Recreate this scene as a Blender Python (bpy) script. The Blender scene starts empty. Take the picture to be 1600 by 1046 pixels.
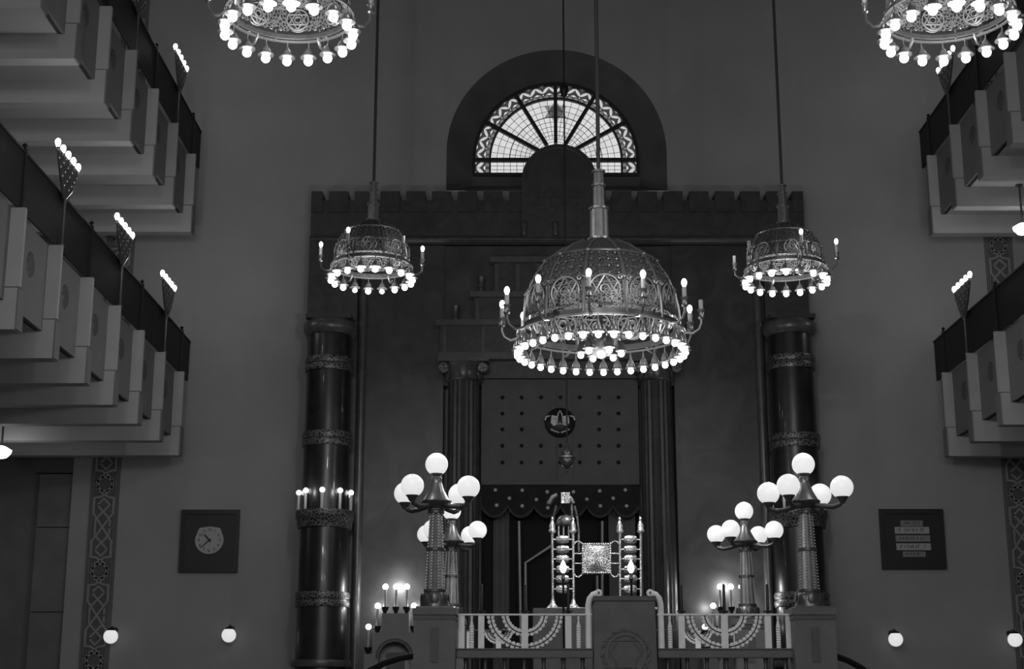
import bpy, math, random
from mathutils import Vector, Matrix, Euler
random.seed(7)
sin, cos, pi = math.sin, math.cos, math.pi
C = bpy.context.scene.collection
scene = bpy.context.scene

# ------------------------------------------------------------------ camera, world, exposure
FPX = 2380.0                       # focal length in pixels of the 1600 px wide frame
EYE = 1.6
PITCH = math.atan2(589, FPX)
cam_data = bpy.data.cameras.new('camera')
cam_data.sensor_width = 36.0
cam_data.lens = FPX / 1600.0 * 36.0
cam_data.clip_end = 300
cam = bpy.data.objects.new('camera', cam_data)
C.objects.link(cam)
cam.location = (0, 0, EYE)
cam.rotation_euler = (pi / 2 + PITCH, 0, 0)
scene.camera = cam

world = bpy.data.worlds.new('overcast_sky')
scene.world = world
world.use_nodes = True
world.node_tree.nodes['Background'].inputs[0].default_value = (0.80, 0.80, 0.80, 1)
world.node_tree.nodes['Background'].inputs[1].default_value = 1.0

vs = scene.view_settings
vs.view_transform = 'Standard'
vs.look = 'None'
vs.gamma = 1.0
vs.exposure = 0.0
vs.use_curve_mapping = False

LIGHT_MAIN, LIGHT_SIDE, LIGHT_LAMP = 170.0, 165.0, 5.0      # downlight of the bulb rings, lamps
ARM_MAIN, ARM_SIDE = 5.0, 4.0                               # light of the candle bulbs round a dome, each third
HALL_DOWN, HALL_ARM = 340.0, 290.0                          # room's fill light, put into the unseen chandeliers over the hall


# ------------------------------------------------------------------ measuring helper: a point of the photo at a known depth
def P(x, y, Y):
    u, v = (x - 800) / FPX, (523 - y) / FPX
    c, s = cos(PITCH), sin(PITCH)
    k = Y / (c - v * s)
    return Vector((u * k, Y, EYE + (s + v * c) * k))


# ------------------------------------------------------------------ materials
def material(name, col, rough=0.6, metal=0.0, noise=0.0, nscale=3.0, bump=0.0, bscale=40.0, emit=0.0, coat=0.0, kind='noise'):
    m = bpy.data.materials.new(name)
    m.use_nodes = True
    nt = m.node_tree
    b = nt.nodes['Principled BSDF']
    b.inputs['Base Color'].default_value = (col, col, col, 1)
    b.inputs['Roughness'].default_value = rough
    b.inputs['Metallic'].default_value = metal
    b.inputs['Coat Weight'].default_value = coat
    if emit:
        b.inputs['Emission Color'].default_value = (1, 1, 1, 1)
        b.inputs['Emission Strength'].default_value = emit
    tc = nt.nodes.new('ShaderNodeTexCoord')
    if noise:
        n = nt.nodes.new('ShaderNodeTexNoise')
        n.inputs['Scale'].default_value = nscale
        n.inputs['Detail'].default_value = 6
        if kind == 'marble':
            n.inputs['Distortion'].default_value = 1.8
        r = nt.nodes.new('ShaderNodeValToRGB')
        lo, hi = max(0, col * (1 - noise)), col * (1 + noise)
        r.color_ramp.elements[0].position = 0.3
        r.color_ramp.elements[1].position = 0.7
        r.color_ramp.elements[0].color = (lo, lo, lo, 1)
        r.color_ramp.elements[1].color = (hi, hi, hi, 1)
        nt.links.new(tc.outputs['Object'], n.inputs['Vector'])
        nt.links.new(n.outputs[0], r.inputs[0])
        nt.links.new(r.outputs[0], b.inputs['Base Color'])
    if bump:
        n2 = nt.nodes.new('ShaderNodeTexNoise')
        n2.inputs['Scale'].default_value = bscale
        n2.inputs['Detail'].default_value = 4
        bp = nt.nodes.new('ShaderNodeBump')
        bp.inputs['Strength'].default_value = bump
        bp.inputs['Distance'].default_value = 0.02
        nt.links.new(tc.outputs['Object'], n2.inputs['Vector'])
        nt.links.new(n2.outputs[0], bp.inputs['Height'])
        nt.links.new(bp.outputs[0], b.inputs['Normal'])
    return m


def filigree(name, dark, light, scale, rough, metal):
    m = bpy.data.materials.new(name)
    m.use_nodes = True
    nt = m.node_tree
    b = nt.nodes['Principled BSDF']
    b.inputs['Roughness'].default_value = rough
    b.inputs['Metallic'].default_value = metal
    tc = nt.nodes.new('ShaderNodeTexCoord')
    v = nt.nodes.new('ShaderNodeTexVoronoi')
    v.feature = 'DISTANCE_TO_EDGE'
    v.inputs['Scale'].default_value = scale
    r = nt.nodes.new('ShaderNodeValToRGB')
    r.color_ramp.elements[0].position = 0.05
    r.color_ramp.elements[1].position = 0.16
    r.color_ramp.elements[0].color = (light, light, light, 1)
    r.color_ramp.elements[1].color = (dark, dark, dark, 1)
    bp = nt.nodes.new('ShaderNodeBump')
    bp.invert = True
    bp.inputs['Strength'].default_value = 0.6
    bp.inputs['Distance'].default_value = 0.01
    nt.links.new(tc.outputs['Object'], v.inputs['Vector'])
    nt.links.new(v.outputs['Distance'], r.inputs[0])
    nt.links.new(r.outputs[0], b.inputs['Base Color'])
    nt.links.new(v.outputs['Distance'], bp.inputs['Height'])
    nt.links.new(bp.outputs[0], b.inputs['Normal'])
    return m


def glass(name, col):
    m = bpy.data.materials.new(name)
    m.use_nodes = True
    nt = m.node_tree
    nt.nodes.clear()
    o = nt.nodes.new('ShaderNodeOutputMaterial')
    t = nt.nodes.new('ShaderNodeBsdfTransparent')
    t.inputs[0].default_value = (col, col, col, 1)
    g = nt.nodes.new('ShaderNodeBsdfGlossy')
    g.inputs['Roughness'].default_value = 0.3
    g.inputs[0].default_value = (0.3, 0.3, 0.3, 1)
    mx = nt.nodes.new('ShaderNodeMixShader')
    mx.inputs[0].default_value = 0.05
    nt.links.new(t.outputs[0], mx.inputs[1])
    nt.links.new(g.outputs[0], mx.inputs[2])
    nt.links.new(mx.outputs[0], o.inputs[0])
    return m


M = dict(
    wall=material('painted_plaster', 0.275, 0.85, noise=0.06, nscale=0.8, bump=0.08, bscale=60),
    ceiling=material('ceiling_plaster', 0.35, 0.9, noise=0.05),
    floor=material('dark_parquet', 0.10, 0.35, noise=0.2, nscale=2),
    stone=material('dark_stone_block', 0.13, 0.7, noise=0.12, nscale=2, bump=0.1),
    reveal=material('dark_reveal_stone', 0.075, 0.7, noise=0.2, nscale=1.5, bump=0.1),
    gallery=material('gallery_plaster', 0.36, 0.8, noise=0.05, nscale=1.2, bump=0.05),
    panel=material('gallery_panel_shade', 0.16, 0.75, noise=0.06, nscale=1.5, bump=0.05),  # darker than the piers: shade of the nave-facing sides put into the colour
    oval=material('dark_stencil_relief', 0.085, 0.6, noise=0.3, nscale=20),
    rail=filigree('black_iron_lattice', 0.006, 0.016, 22, 0.6, 0.2),
    iron=material('black_iron', 0.012, 0.5, 0.3),
    marble=material('dark_polished_marble', 0.034, 0.42, noise=0.45, nscale=1.1, kind='marble'),
    marble2=material('dark_carved_marble', 0.034, 0.4, noise=0.35, nscale=2.0, kind='marble'),
    ledge=material('dark_marble_moulding', 0.075, 0.3, noise=0.25, nscale=2.5, kind='marble'),
    column=material('polished_column_marble', 0.014, 0.33, noise=0.4, nscale=2.0, kind='marble', coat=0.15),
    band=filigree('carved_metal_band', 0.03, 0.17, 13, 0.4, 0.4),
    brass=material('aged_brass', 0.24, 0.33, 0.75, noise=0.15, nscale=12),
    brassrib=material('brass_rib', 0.22, 0.38, 0.75),
    lampmetal=material('polished_lamp_bronze', 0.36, 0.3, 0.65, noise=0.15, nscale=10),
    rod=material('dark_rod_metal', 0.05, 0.5, 0.4),
    bronze=material('dark_bronze', 0.12, 0.35, 0.7, noise=0.2, nscale=10),
    dome=filigree('pierced_brass_filigree', 0.03, 0.22, 26, 0.45, 0.6),
    dome2=filigree('hammered_brass', 0.05, 0.17, 30, 0.5, 0.6),
    star=material('bright_brass', 0.34, 0.4, 0.6),
    bulb=material('lit_bulb_glass', 0.8, 0.3, emit=5.0),
    unlit=material('unlit_bulb_glass', 0.45, 0.15),
    globe=material('lit_opal_globe', 0.5, 0.3, emit=0.66),
    candle=material('candle_tube', 0.40, 0.5),
    darkcup=material('dark_candle_cup', 0.02, 0.4, 0.4),
    door=material('ark_door_leather', 0.065, 0.6, noise=0.12, nscale=3, bump=0.1, bscale=80),
    stud=material('dark_stud', 0.02, 0.4, 0.4),
    velvet=material('black_velvet', 0.012, 0.9, noise=0.3, nscale=6),
    fringe=material('valance_fringe', 0.05, 0.9),
    spangle=material('embroidered_star', 0.30, 0.5, 0.3),
    cloth=material('grey_curtain', 0.10, 0.85, noise=0.15, nscale=4),
    black=material('dark_recess', 0.008, 0.9),
    steel=material('dull_steel', 0.13, 0.4, 0.5),
    wood=material('bimah_stone', 0.135, 0.65, noise=0.15, nscale=3, bump=0.12, bscale=30),
    wood2=material('bimah_stone_inset', 0.085, 0.6, noise=0.2, nscale=6),
    lectern=material('lectern_cover', 0.125, 0.75, noise=0.14, nscale=5, bump=0.15, bscale=50),
    lectern2=material('lectern_relief', 0.10, 0.7, noise=0.2, nscale=8),
    white=material('cream_painted_iron', 0.86, 0.5, noise=0.08, nscale=10),
    groove=material('dark_groove', 0.05, 0.6),
    silver=material('polished_silver', 0.62, 0.24, 0.85, noise=0.2, nscale=25, bump=0.5, bscale=45),
    silver2=filigree('chased_silver', 0.25, 0.75, 40, 0.28, 0.85),
    step=material('pedestal_stone', 0.20, 0.7, noise=0.08, nscale=3),
    niche=material('pale_niche_plaster', 0.42, 0.8),
    clockboard=material('clock_board', 0.012, 0.45),
    clockframe=material('clock_board_frame', 0.018, 0.35),
    dial=material('clock_dial', 0.34, 0.6),
    ink=material('black_ink', 0.012, 0.6),
    plate=material('plaque_strip', 0.33, 0.6, noise=0.1, nscale=8),
    plate2=material('plaque_strip_dull', 0.20, 0.6, noise=0.1, nscale=8),
    strip=material('ornament_ground', 0.085, 0.8, noise=0.1, nscale=4),
    ribbon=material('ornament_ribbon', 0.235, 0.8),
    strip2=material('ornament_border', 0.15, 0.8),
    lead=material('window_lead', 0.01, 0.6),
    pane=glass('white_glass', 0.985),
    pane2=glass('pale_glass', 0.94),
    greyglass=glass('grey_stained_glass', 0.26),
    midglass=glass('mid_grey_stained_glass', 0.48),
    leafglass=glass('pale_leaf_glass', 0.90),
    starglass=glass('star_glass', 0.60),
    tablet=material('tablet_marble', 0.034, 0.45, noise=0.3, nscale=3, kind='marble'),
    engr=material('engraved_line', 0.085, 0.6),
    crest=material('crest_metal', 0.34, 0.4, 0.4, noise=0.3, nscale=14),
)


M['bulb'].cycles.emission_sampling = 'NONE'      # the point lights in each lamp carry its light


# ------------------------------------------------------------------ mesh helpers
class MB:
    def __init__(self):
        self.v, self.f = [], []

    def add(self, vs, fs):
        o = len(self.v)
        self.v += [tuple(p) for p in vs]
        self.f += [tuple(i + o for i in f) for f in fs]
        return self

    def box(self, x0, x1, y0, y1, z0, z1):
        v = [(x, y, z) for z in (z0, z1) for y in (y0, y1) for x in (x0, x1)]
        return self.add(v, [(0, 2, 3, 1), (4, 5, 7, 6), (0, 1, 5, 4), (2, 6, 7, 3), (0, 4, 6, 2), (1, 3, 7, 5)])

    def prism(self, poly, y0, y1):
        """poly of (x, z) counter-clockwise seen from -y, extruded along y"""
        n = len(poly)
        v = [(x, y0, z) for x, z in poly] + [(x, y1, z) for x, z in poly]
        f = [tuple(range(n)), tuple(range(2 * n - 1, n - 1, -1))]
        f += [(i, i + n, (i + 1) % n + n, (i + 1) % n) for i in range(n)]
        return self.add(v, f)

    def prism_x(self, poly, x0, x1):
        n = len(poly)
        v = [(x0, y, z) for y, z in poly] + [(x1, y, z) for y, z in poly]
        f = [tuple(range(n - 1, -1, -1)), tuple(range(n, 2 * n))]
        f += [((i + 1) % n, (i + 1) % n + n, i + n, i) for i in range(n)]
        return self.add(v, f)

    def lathe(self, prof, n=16, c=(0, 0, 0), flute=0.0, sq=False, phase=0.0):
        vs, fs = [], []
        for r, z in prof:
            for k in range(n):
                a = 2 * pi * k / n + phase
                rr = r * (1 - flute * (k % 2))
                vs.append((c[0] + rr * cos(a), c[1] + rr * sin(a), c[2] + z))
        for i in range(len(prof) - 1):
            for k in range(n):
                a, b = i * n + k, i * n + (k + 1) % n
                fs.append((a, b, b + n, a + n))
        if prof[0][0] > 1e-5:
            fs.append(tuple(range(n - 1, -1, -1)))
        if prof[-1][0] > 1e-5:
            m = (len(prof) - 1) * n
            fs.append(tuple(range(m, m + n)))
        return self.add(vs, fs)

    def ring(self, prof, n=48, c=(0, 0, 0)):
        """closed (r, z) profile swept round z"""
        vs, fs = [], []
        m = len(prof)
        for k in range(n):
            a = 2 * pi * k / n
            for r, z in prof:
                vs.append((c[0] + r * cos(a), c[1] + r * sin(a), c[2] + z))
        for k in range(n):
            for i in range(m):
                a, b = k * m + i, k * m + (i + 1) % m
                a2, b2 = ((k + 1) % n) * m + i, ((k + 1) % n) * m + (i + 1) % m
                fs.append((a, a2, b2, b))
        return self.add(vs, fs)

    def tube(self, pts, r, n=8, closed=False, radii=None):
        pts = [Vector(p) for p in pts]
        m = len(pts)
        vs, fs = [], []
        up = Vector((0, 0, 1))
        prev = None
        for i, p in enumerate(pts):
            if closed:
                t = pts[(i + 1) % m] - pts[i - 1]
            else:
                t = pts[min(i + 1, m - 1)] - pts[max(i - 1, 0)]
            t.normalize()
            if prev is None:
                ref = up if abs(t.z) < 0.9 else Vector((1, 0, 0))
                nrm = (ref - t * ref.dot(t)).normalized()
            else:
                nrm = (prev - t * prev.dot(t)).normalized()
            prev = nrm
            bn = t.cross(nrm)
            rr = radii[i] if radii else r
            for k in range(n):
                a = 2 * pi * k / n
                vs.append(p + (nrm * cos(a) + bn * sin(a)) * rr)
        for i in range(m if closed else m - 1):
            for k in range(n):
                a, b = i * n + k, i * n + (k + 1) % n
                j = ((i + 1) % m) * n
                fs.append((a, b, j + (k + 1) % n, j + k))
        if not closed:
            fs.append(tuple(range(n - 1, -1, -1)))
            fs.append(tuple(range((m - 1) * n, m * n)))
        return self.add(vs, fs)

    def ball(self, r, c=(0, 0, 0), n=16, m=10, sz=1.0):
        prof = [(max(1e-6, r * sin(pi * i / m)), -r * sz * cos(pi * i / m)) for i in range(m + 1)]
        return self.lathe(prof, n, c)

    def xf(self, mat):
        self.v = [tuple(mat @ Vector(p)) for p in self.v]
        return self

    def mesh(self, name, mat, smooth=0):
        me = bpy.data.meshes.new(name)
        me.from_pydata(self.v, [], self.f)
        me.materials.append(mat if not isinstance(mat, str) else M[mat])
        if smooth:
            me.polygons.foreach_set('use_smooth', [True] * len(me.polygons))
            me.set_sharp_from_angle(angle=math.radians(smooth))
        me.update()
        return me

    def build(self, name, mat, parent=None, smooth=0, world=True):
        if world and parent is not None:
            o = wl(parent)
            self.v = [(a - o[0], b - o[1], c - o[2]) for a, b, c in self.v]
        return link(name, self.mesh(name, mat, smooth), parent)


def wl(o):
    p = Vector((0, 0, 0))
    while o is not None:
        p += o.location
        o = o.parent
    return p


def link(name, data, parent=None, loc=(0, 0, 0), rot=(0, 0, 0), scale=(1, 1, 1)):
    o = bpy.data.objects.new(name, data)
    C.objects.link(o)
    if parent is not None:
        o.parent = parent
    o.location = loc
    o.rotation_euler = rot
    o.scale = scale
    return o


def tag(o, label=None, cat=None, group=None, kind=None):
    if label: o['label'] = label
    if cat: o['category'] = cat
    if group: o['group'] = group
    if kind: o['kind'] = kind
    return o


def thing(name, label, cat, loc, group=None, rz=0):
    o = link(name, None, None, loc, (0, 0, rz))
    o.empty_display_size = 0.2
    return tag(o, label, cat, group)


def structure(o, label=None):
    return tag(o, label, None, None, 'structure')


def tree_copy(o, parent=None):
    c = o.copy()
    C.objects.link(c)
    c.parent = parent
    for ch in list(o.children):
        tree_copy(ch, c)
    return c


def point_light(parent, loc, energy, radius):
    l = bpy.data.lights.new('bulb_light', 'POINT')
    l.energy = energy
    l.shadow_soft_size = radius
    return link('bulb_light', l, parent, loc)


AX = 1.13              # axis of the nave
WY = 36.0              # plane of the back wall

# ------------------------------------------------------------------ room shell
XL, XR, ZC, YR = -13.5, 15.8, 24.0, -14.0
XE0, XE1 = -10.45, 12.72      # ends of the nave's end wall
WCX, WCZ, WR = 1.118, 15.24, 2.76
WBOT = 14.20

structure(MB().box(XL - .3, XR + .3, YR - .3, 37.5, -0.3, 0.0).build('floor', 'floor'), 'dark floor of the hall')
structure(MB().box(XL - .3, XR + .3, YR - .3, 37.5, ZC, ZC + .3).build('ceiling', 'ceiling'), 'plain plaster ceiling of the hall')
structure(MB().box(XL - .3, XL, YR, 37.2, 0, ZC).build('wall_left', 'wall'), 'plain left side wall behind the galleries')
structure(MB().box(XR, XR + .3, YR, 37.2, 0, ZC).build('wall_right', 'wall'), 'plain right side wall behind the galleries')
structure(MB().box(XL, XR, YR - .3, YR, 0, ZC).build('wall_rear', 'wall'), 'plain wall at the entrance end')

# end wall with an arched opening
NA = 40
arch = [(WCX - WR, WBOT)] + [(WCX - WR * cos(pi * i / NA), WCZ + WR * sin(pi * i / NA)) for i in range(NA + 1)] + [(WCX + WR, WBOT)]
b = MB()
half = len(arch) // 2
for i in range(len(arch) - 1):
    (x0, z0), (x1, z1) = arch[i], arch[i + 1]
    if x1 <= WCX + 1e-6:
        b.add([(XE0, WY, z0), (x0, WY, z0), (x1, WY, z1), (XE0, WY, z1)], [(0, 1, 2, 3)])
    else:
        b.add([(x0, WY, z0), (XE1, WY, z0), (XE1, WY, z1), (x1, WY, z1)], [(0, 1, 2, 3)] if z0 > z1 else [(3, 2, 1, 0)])
b.add([(XE0, WY, 0), (XE1, WY, 0), (XE1, WY, WBOT), (XE0, WY, WBOT)], [(0, 1, 2, 3)])
b.add([(XE0, WY, WCZ + WR), (XE1, WY, WCZ + WR), (XE1, WY, ZC), (XE0, WY, ZC)], [(0, 1, 2, 3)])
for x in (XE0, XE1):
    b.add([(x, WY, 0), (x, WY, ZC), (x, WY + .5, ZC), (x, WY + .5, 0)], [(0, 1, 2, 3)])
wall_back = structure(b.build('wall_back', 'wall'), 'grey plaster end wall around the dark ark and arched window')
# outer bays of the end wall, set back a little beside the nave
for nm, x0, x1 in (('wall_back_left_bay', XL, XE0), ('wall_back_right_bay', XE1, XR)):
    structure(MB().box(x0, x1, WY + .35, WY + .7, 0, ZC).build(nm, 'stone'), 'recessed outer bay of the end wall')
# stone jamb blocks beside the left bay (each block an object)
for side, xa, xb in ((-1, XE0 - .82, XE0), (1, XE1, XE1 + .82)):
    j = structure(link('trim_%d' % (1 if side < 0 else 2), None), 'large stone blocks of the jamb under the %s gallery' % ('left' if side < 0 else 'right'))
    for k, (z0, z1) in enumerate(((0, 1.86), (1.88, 3.84), (3.86, 5.82), (5.84, 7.1))):
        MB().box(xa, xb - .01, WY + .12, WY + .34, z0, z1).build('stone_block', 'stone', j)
    pr = [(xa - .75, 7.9), (xa - .75, 7.55), (xa - .1, 7.12), (xb, 7.12), (xb, 7.9)]
    MB().prism(pr[::1], WY + .02, WY + .34).build('lintel', 'reveal', j)

# splayed reveal of the window
GY = WY + .62
WR2 = 2.10
b = MB()
a0 = [(x, WY - .004, z) for x, z in arch]
inn = [(WCX - WR2, WBOT + .35)] + [(WCX - WR2 * cos(pi * i / NA), WCZ + WR2 * sin(pi * i / NA)) for i in range(NA + 1)] + [(WCX + WR2, WBOT + .35)]
a1 = [(x, GY, z) for x, z in inn]
n = len(a0)
b.add(a0 + a1, [(i, i + n, i + n + 1, i + 1) for i in range(n - 1)] + [(0, n - 1, 2 * n - 1, n)])
structure(b.build('trim_3', 'reveal', None, 40), 'dark splayed stone reveal round the arched window')

# window: bars, leads, panes
WZ0 = 14.66
win = structure(link('window_1', None, None, (WCX, GY, WCZ)), 'arched stained glass window with radial bars and a six-pointed star')
GZ = WCZ - .02
zb = WZ0 + .22 - WCZ             # sill of the glass in local z


def polar(r, a):
    return (r * cos(a), r * sin(a))


def pane(poly, mat, y=0.0, t=.012, name='pane'):
    return MB().prism(poly, y - t, y + t).build(name, mat, win, world=False)


R_OUT, R_IN = 1.66, 0.55
rows = [1.66, 1.50, 1.34, 1.18, 1.04, .91, .79, .68, .58, .50]
g = .005
for s in range(6):
    A0, A1 = s * pi / 6, (s + 1) * pi / 6
    for ci in range(4):
        a0_, a1_ = A0 + (A1 - A0) * ci / 4, A0 + (A1 - A0) * (ci + 1) / 4
        for ri in range(len(rows) - 1):
            r1, r0 = rows[ri] - g, rows[ri + 1] + g
            e0, e1 = g / r0, g / r1
            poly = [polar(r0, a1_ - e0), polar(r0, a0_ + e0), polar(r1, a0_ + e1), polar(r1, a1_ - e1)]
            pane(poly, 'pane' if random.random() < .75 else 'pane2')
    # border: grey ground glass cells, each holding a pale leaf and a grey petal
    for q in range(6):
        b0, b1 = A0 + (A1 - A0) * q / 6, A0 + (A1 - A0) * (q + 1) / 6
        am = (b0 + b1) / 2
        for r0, r1, mt, nm, tl, L, Wd in ((1.80, 2.06, 'leafglass', 'leaf_pane', .75 if q % 2 else -.75, .128, .036), (1.69, 1.80, 'midglass', 'petal_pane', 0, .062, .044)):
            rc = (r0 + r1) / 2
            hw_, hh_ = (b1 - b0) / 2 * rc, (r1 - r0) / 2
            hole, rimp = [], []
            for w in range(20):
                t_ = 2 * pi * w / 20
                lx, lz = L * cos(t_), Wd * sin(t_) * (1 - .45 * abs(cos(t_)) ** 3)
                u, v = lx * cos(tl) - lz * sin(tl), lx * sin(tl) + lz * cos(tl)
                u, v = max(-hw_ * .98, min(hw_ * .98, u)), max(-hh_ * .97, min(hh_ * .97, v))
                m_ = max(abs(u) / hw_, abs(v) / hh_)
                hole.append(polar(rc + v, am - u / rc))
                rimp.append(polar(rc + v / m_, am - u / m_ / rc))
            gb = MB()
            nq = len(hole)
            gb.add([(x, y_, z) for y_ in (-.006, .006) for x, z in hole + rimp],
                   [(w, (w + 1) % nq, nq + (w + 1) % nq, nq + w) for w in range(nq)] + [(3 * nq + w, 3 * nq + (w + 1) % nq, 2 * nq + (w + 1) % nq, 2 * nq + w) for w in range(nq)])
            gb.build('border_pane', 'greyglass', win, world=False)
            pane(hole[::-1], mt, 0, .008, nm)
# panes below the springing line
for sx in (-1, 1):
    for ci in range(6):
        for ri in range(3):
            x0, x1 = .66 + (1.66 - .66) * ci / 6 + g, .66 + (1.66 - .66) * (ci + 1) / 6 - g
            z1, z0 = -.05 - (-.05 - zb) * ri / 3 - g, -.05 - (-.05 - zb) * (ri + 1) / 3 + g
            xs = sorted((sx * x0, sx * x1))
            pane([(xs[0], z0), (xs[1], z0), (xs[1], z1), (xs[0], z1)], 'pane')
    xs = sorted((sx * 1.69, sx * 2.06))
    for ci, (x0, x1) in enumerate(((1.69, 1.80), (1.80, 2.06))):
        for q in range(2):
            z1, z0 = -.05 - (-.05 - zb) * q / 2, -.05 - (-.05 - zb) * (q + 1) / 2
            cx, cz = (x0 + x1) / 2, (z0 + z1) / 2
            hw_, hh_ = (x1 - x0) / 2, (z1 - z0) / 2
            hole, rimp = [], []
            for w in range(20):
                t_ = 2 * pi * w / 20
                L, Wd, tl = (.12, .045, .8 if q else -.8) if ci else (.05, .05, 0)
                lx, lz = L * cos(t_), Wd * sin(t_)
                u, v = lx * cos(tl) - lz * sin(tl), lx * sin(tl) + lz * cos(tl)
                u, v = max(-hw_ * .95, min(hw_ * .95, u)), max(-hh_ * .95, min(hh_ * .95, v))
                m_ = max(abs(u) / hw_, abs(v) / hh_)
                hole.append((sx * (cx + u), cz + v))
                rimp.append((sx * (cx + u / m_), cz + v / m_))
            gb = MB()
            nq = len(hole)
            gb.add([(x, y_, z) for y_ in (-.006, .006) for x, z in hole + rimp],
                   [(w, (w + 1) % nq, nq + (w + 1) % nq, nq + w) for w in range(nq)] + [(3 * nq + w, 3 * nq + (w + 1) % nq, 2 * nq + (w + 1) % nq, 2 * nq + w) for w in range(nq)])
            gb.build('border_pane', 'greyglass', win, world=False)
            pane(hole, 'leafglass' if ci else 'midglass', 0, .008, 'leaf_pane' if ci else 'petal_pane')
# star panes
for up in (1, -1):
    R = .33
    tri = [(R * cos(pi / 2 * up + 2 * pi * k / 3), 1.30 + R * sin(pi / 2 * up + 2 * pi * k / 3)) for k in range(3)]
    pane(tri, 'starglass', -.03 - .012 * up, .006, 'star_pane')
# leading and bars
b = MB()
for r in rows:
    b.tube([(r * cos(pi * k / 48), 0, r * sin(pi * k / 48)) for k in range(49)], .0065 if abs(r - 1.18) > .01 else .012, 4)
for s in range(6):
    for ci in range(1, 4):
        a = s * pi / 6 + pi / 6 * ci / 4
        b.tube([(.6 * cos(a), 0, .6 * sin(a)), (1.66 * cos(a), 0, 1.66 * sin(a))], .006, 4)
for sx in (-1, 1):
    for ci in range(7):
        x = sx * (.66 + ci / 6)
        b.tube([(x, 0, -.05), (x, 0, zb)], .006, 4)
    for ri in range(4):
        z = -.05 - (-.05 - zb) * ri / 3
        b.tube([(sx * .6, 0, z), (sx * 1.68, 0, z)], .006, 4)
b.build('leading', 'lead', win, world=False)
b = MB()
for R0, R1 in ((1.655, 1.70), (2.05, 2.12)):
    pts = [(R0, 0)]
    b.add([(r * cos(pi * k / 48), y, r * sin(pi * k / 48)) for k in range(49) for r, y in ((R0, -.05), (R1, -.05), (R1, .05), (R0, .05))],
          [(k * 4 + i, k * 4 + (i + 1) % 4, (k + 1) * 4 + (i + 1) % 4, (k + 1) * 4 + i) for k in range(48) for i in range(4)])
b.build('window_frame', 'lead', win, world=False)
for k in range(7):
    a = k * pi / 6
    m = MB().box(.45, 2.08, -.07, .05, -.045, .045)
    m.xf(Matrix.Rotation(-a, 4, 'Y'))
    m.build('radial_bar', 'lead', win, world=False)
MB().box(-2.1, 2.1, -.08, .05, zb - .09, zb).build('sill_bar', 'lead', win, world=False)
for sx in (-1, 1):
    MB().box(min(sx * 2.05, sx * 2.12), max(sx * 2.05, sx * 2.12), -.05, .05, zb, 0).build('jamb_bar', 'lead', win, world=False)
    MB().box(min(sx * 1.655, sx * 1.70), max(sx * 1.655, sx * 1.70), -.05, .05, zb, 0).build('jamb_bar', 'lead', win, world=False)
MB().box(-2.3, 2.3, -.02, .3, zb - .75, zb - .05).build('sill_wall', 'reveal', win, world=False)

# ornament strips on the end wall
PERIOD = 2.05


def ribbon_mesh():
    b = MB()
    k = .0050
    def strip_line(pts, w=.024, y=0.0):
        pts = [Vector((x * k, 0, -s * k)) for x, s in pts]
        for i in range(len(pts) - 1):
            p, q = pts[i], pts[i + 1]
            d = (q - p).normalized()
            nn = Vector((-d.z, 0, d.x)) * w
            e = d * w * .5
            v = [p - e - nn, q + e - nn, q + e + nn, p - e + nn]
            b.add([(a.x, y - .02, a.z) for a in v] + [(a.x, y, a.z) for a in v],
                  [(3, 2, 1, 0), (0, 1, 5, 4), (1, 2, 6, 5), (2, 3, 7, 6), (3, 0, 4, 7)])
    for sgn in (1, -1):
        strip_line([(sgn * x, s) for x, s in [(20, 36), (-18, 62), (-46, 66), (-46, 140), (46, 270), (46, 344), (18, 348), (-20, 374)]], y=0)
        strip_line([(sgn * x, s) for x, s in [(0, 70), (30, 100), (-34, 168), (-34, 205), (-34, 242), (30, 310), (0, 340)]], y=-.003 * sgn)
    for rot in (0, pi / 4):
        for k2 in range(4):
            a0, a1 = rot + k2 * pi / 2, rot + (k2 + 1) * pi / 2
            strip_line([(46 * cos(a0), 46 * sin(a0)), (46 * cos(a1), 46 * sin(a1))], y=-.002)
    return b.mesh('interlace_ribbon', 'ribbon')


rib_me = ribbon_mesh()
for idx, (x0, x1, zoff) in enumerate(((-10.0, -9.32, 6.84), (11.66, 12.34, 6.6))):
    o = structure(MB().box(x0, x1, WY - .03, WY - .001, 0, ZC - .2).build('trim_%d' % (4 + idx), 'strip'),
                  'interlaced ornament band up the end wall, %s of the ark' % ('left' if idx == 0 else 'right'))
    for xx in (x0 + .025, x0 + .075, x1 - .025, x1 - .075):
        MB().box(xx - .012, xx + .012, WY - .045, WY - .028, 0.02, ZC - .25).build('border_line', 'strip2', o)
    for k in range(-2, 8):
        z = zoff + k * PERIOD
        if 2.1 < z < ZC - .3:
            link('interlace_ribbon', rib_me, o, ((x0 + x1) / 2, WY - .03, z))

# ------------------------------------------------------------------ galleries
FIN_TOP, SEAM, SOFFIT, BEAM_BOT, RAIL_TOP = 9.35, 8.03, 7.83, 7.36, 10.33
NF = 13


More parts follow.
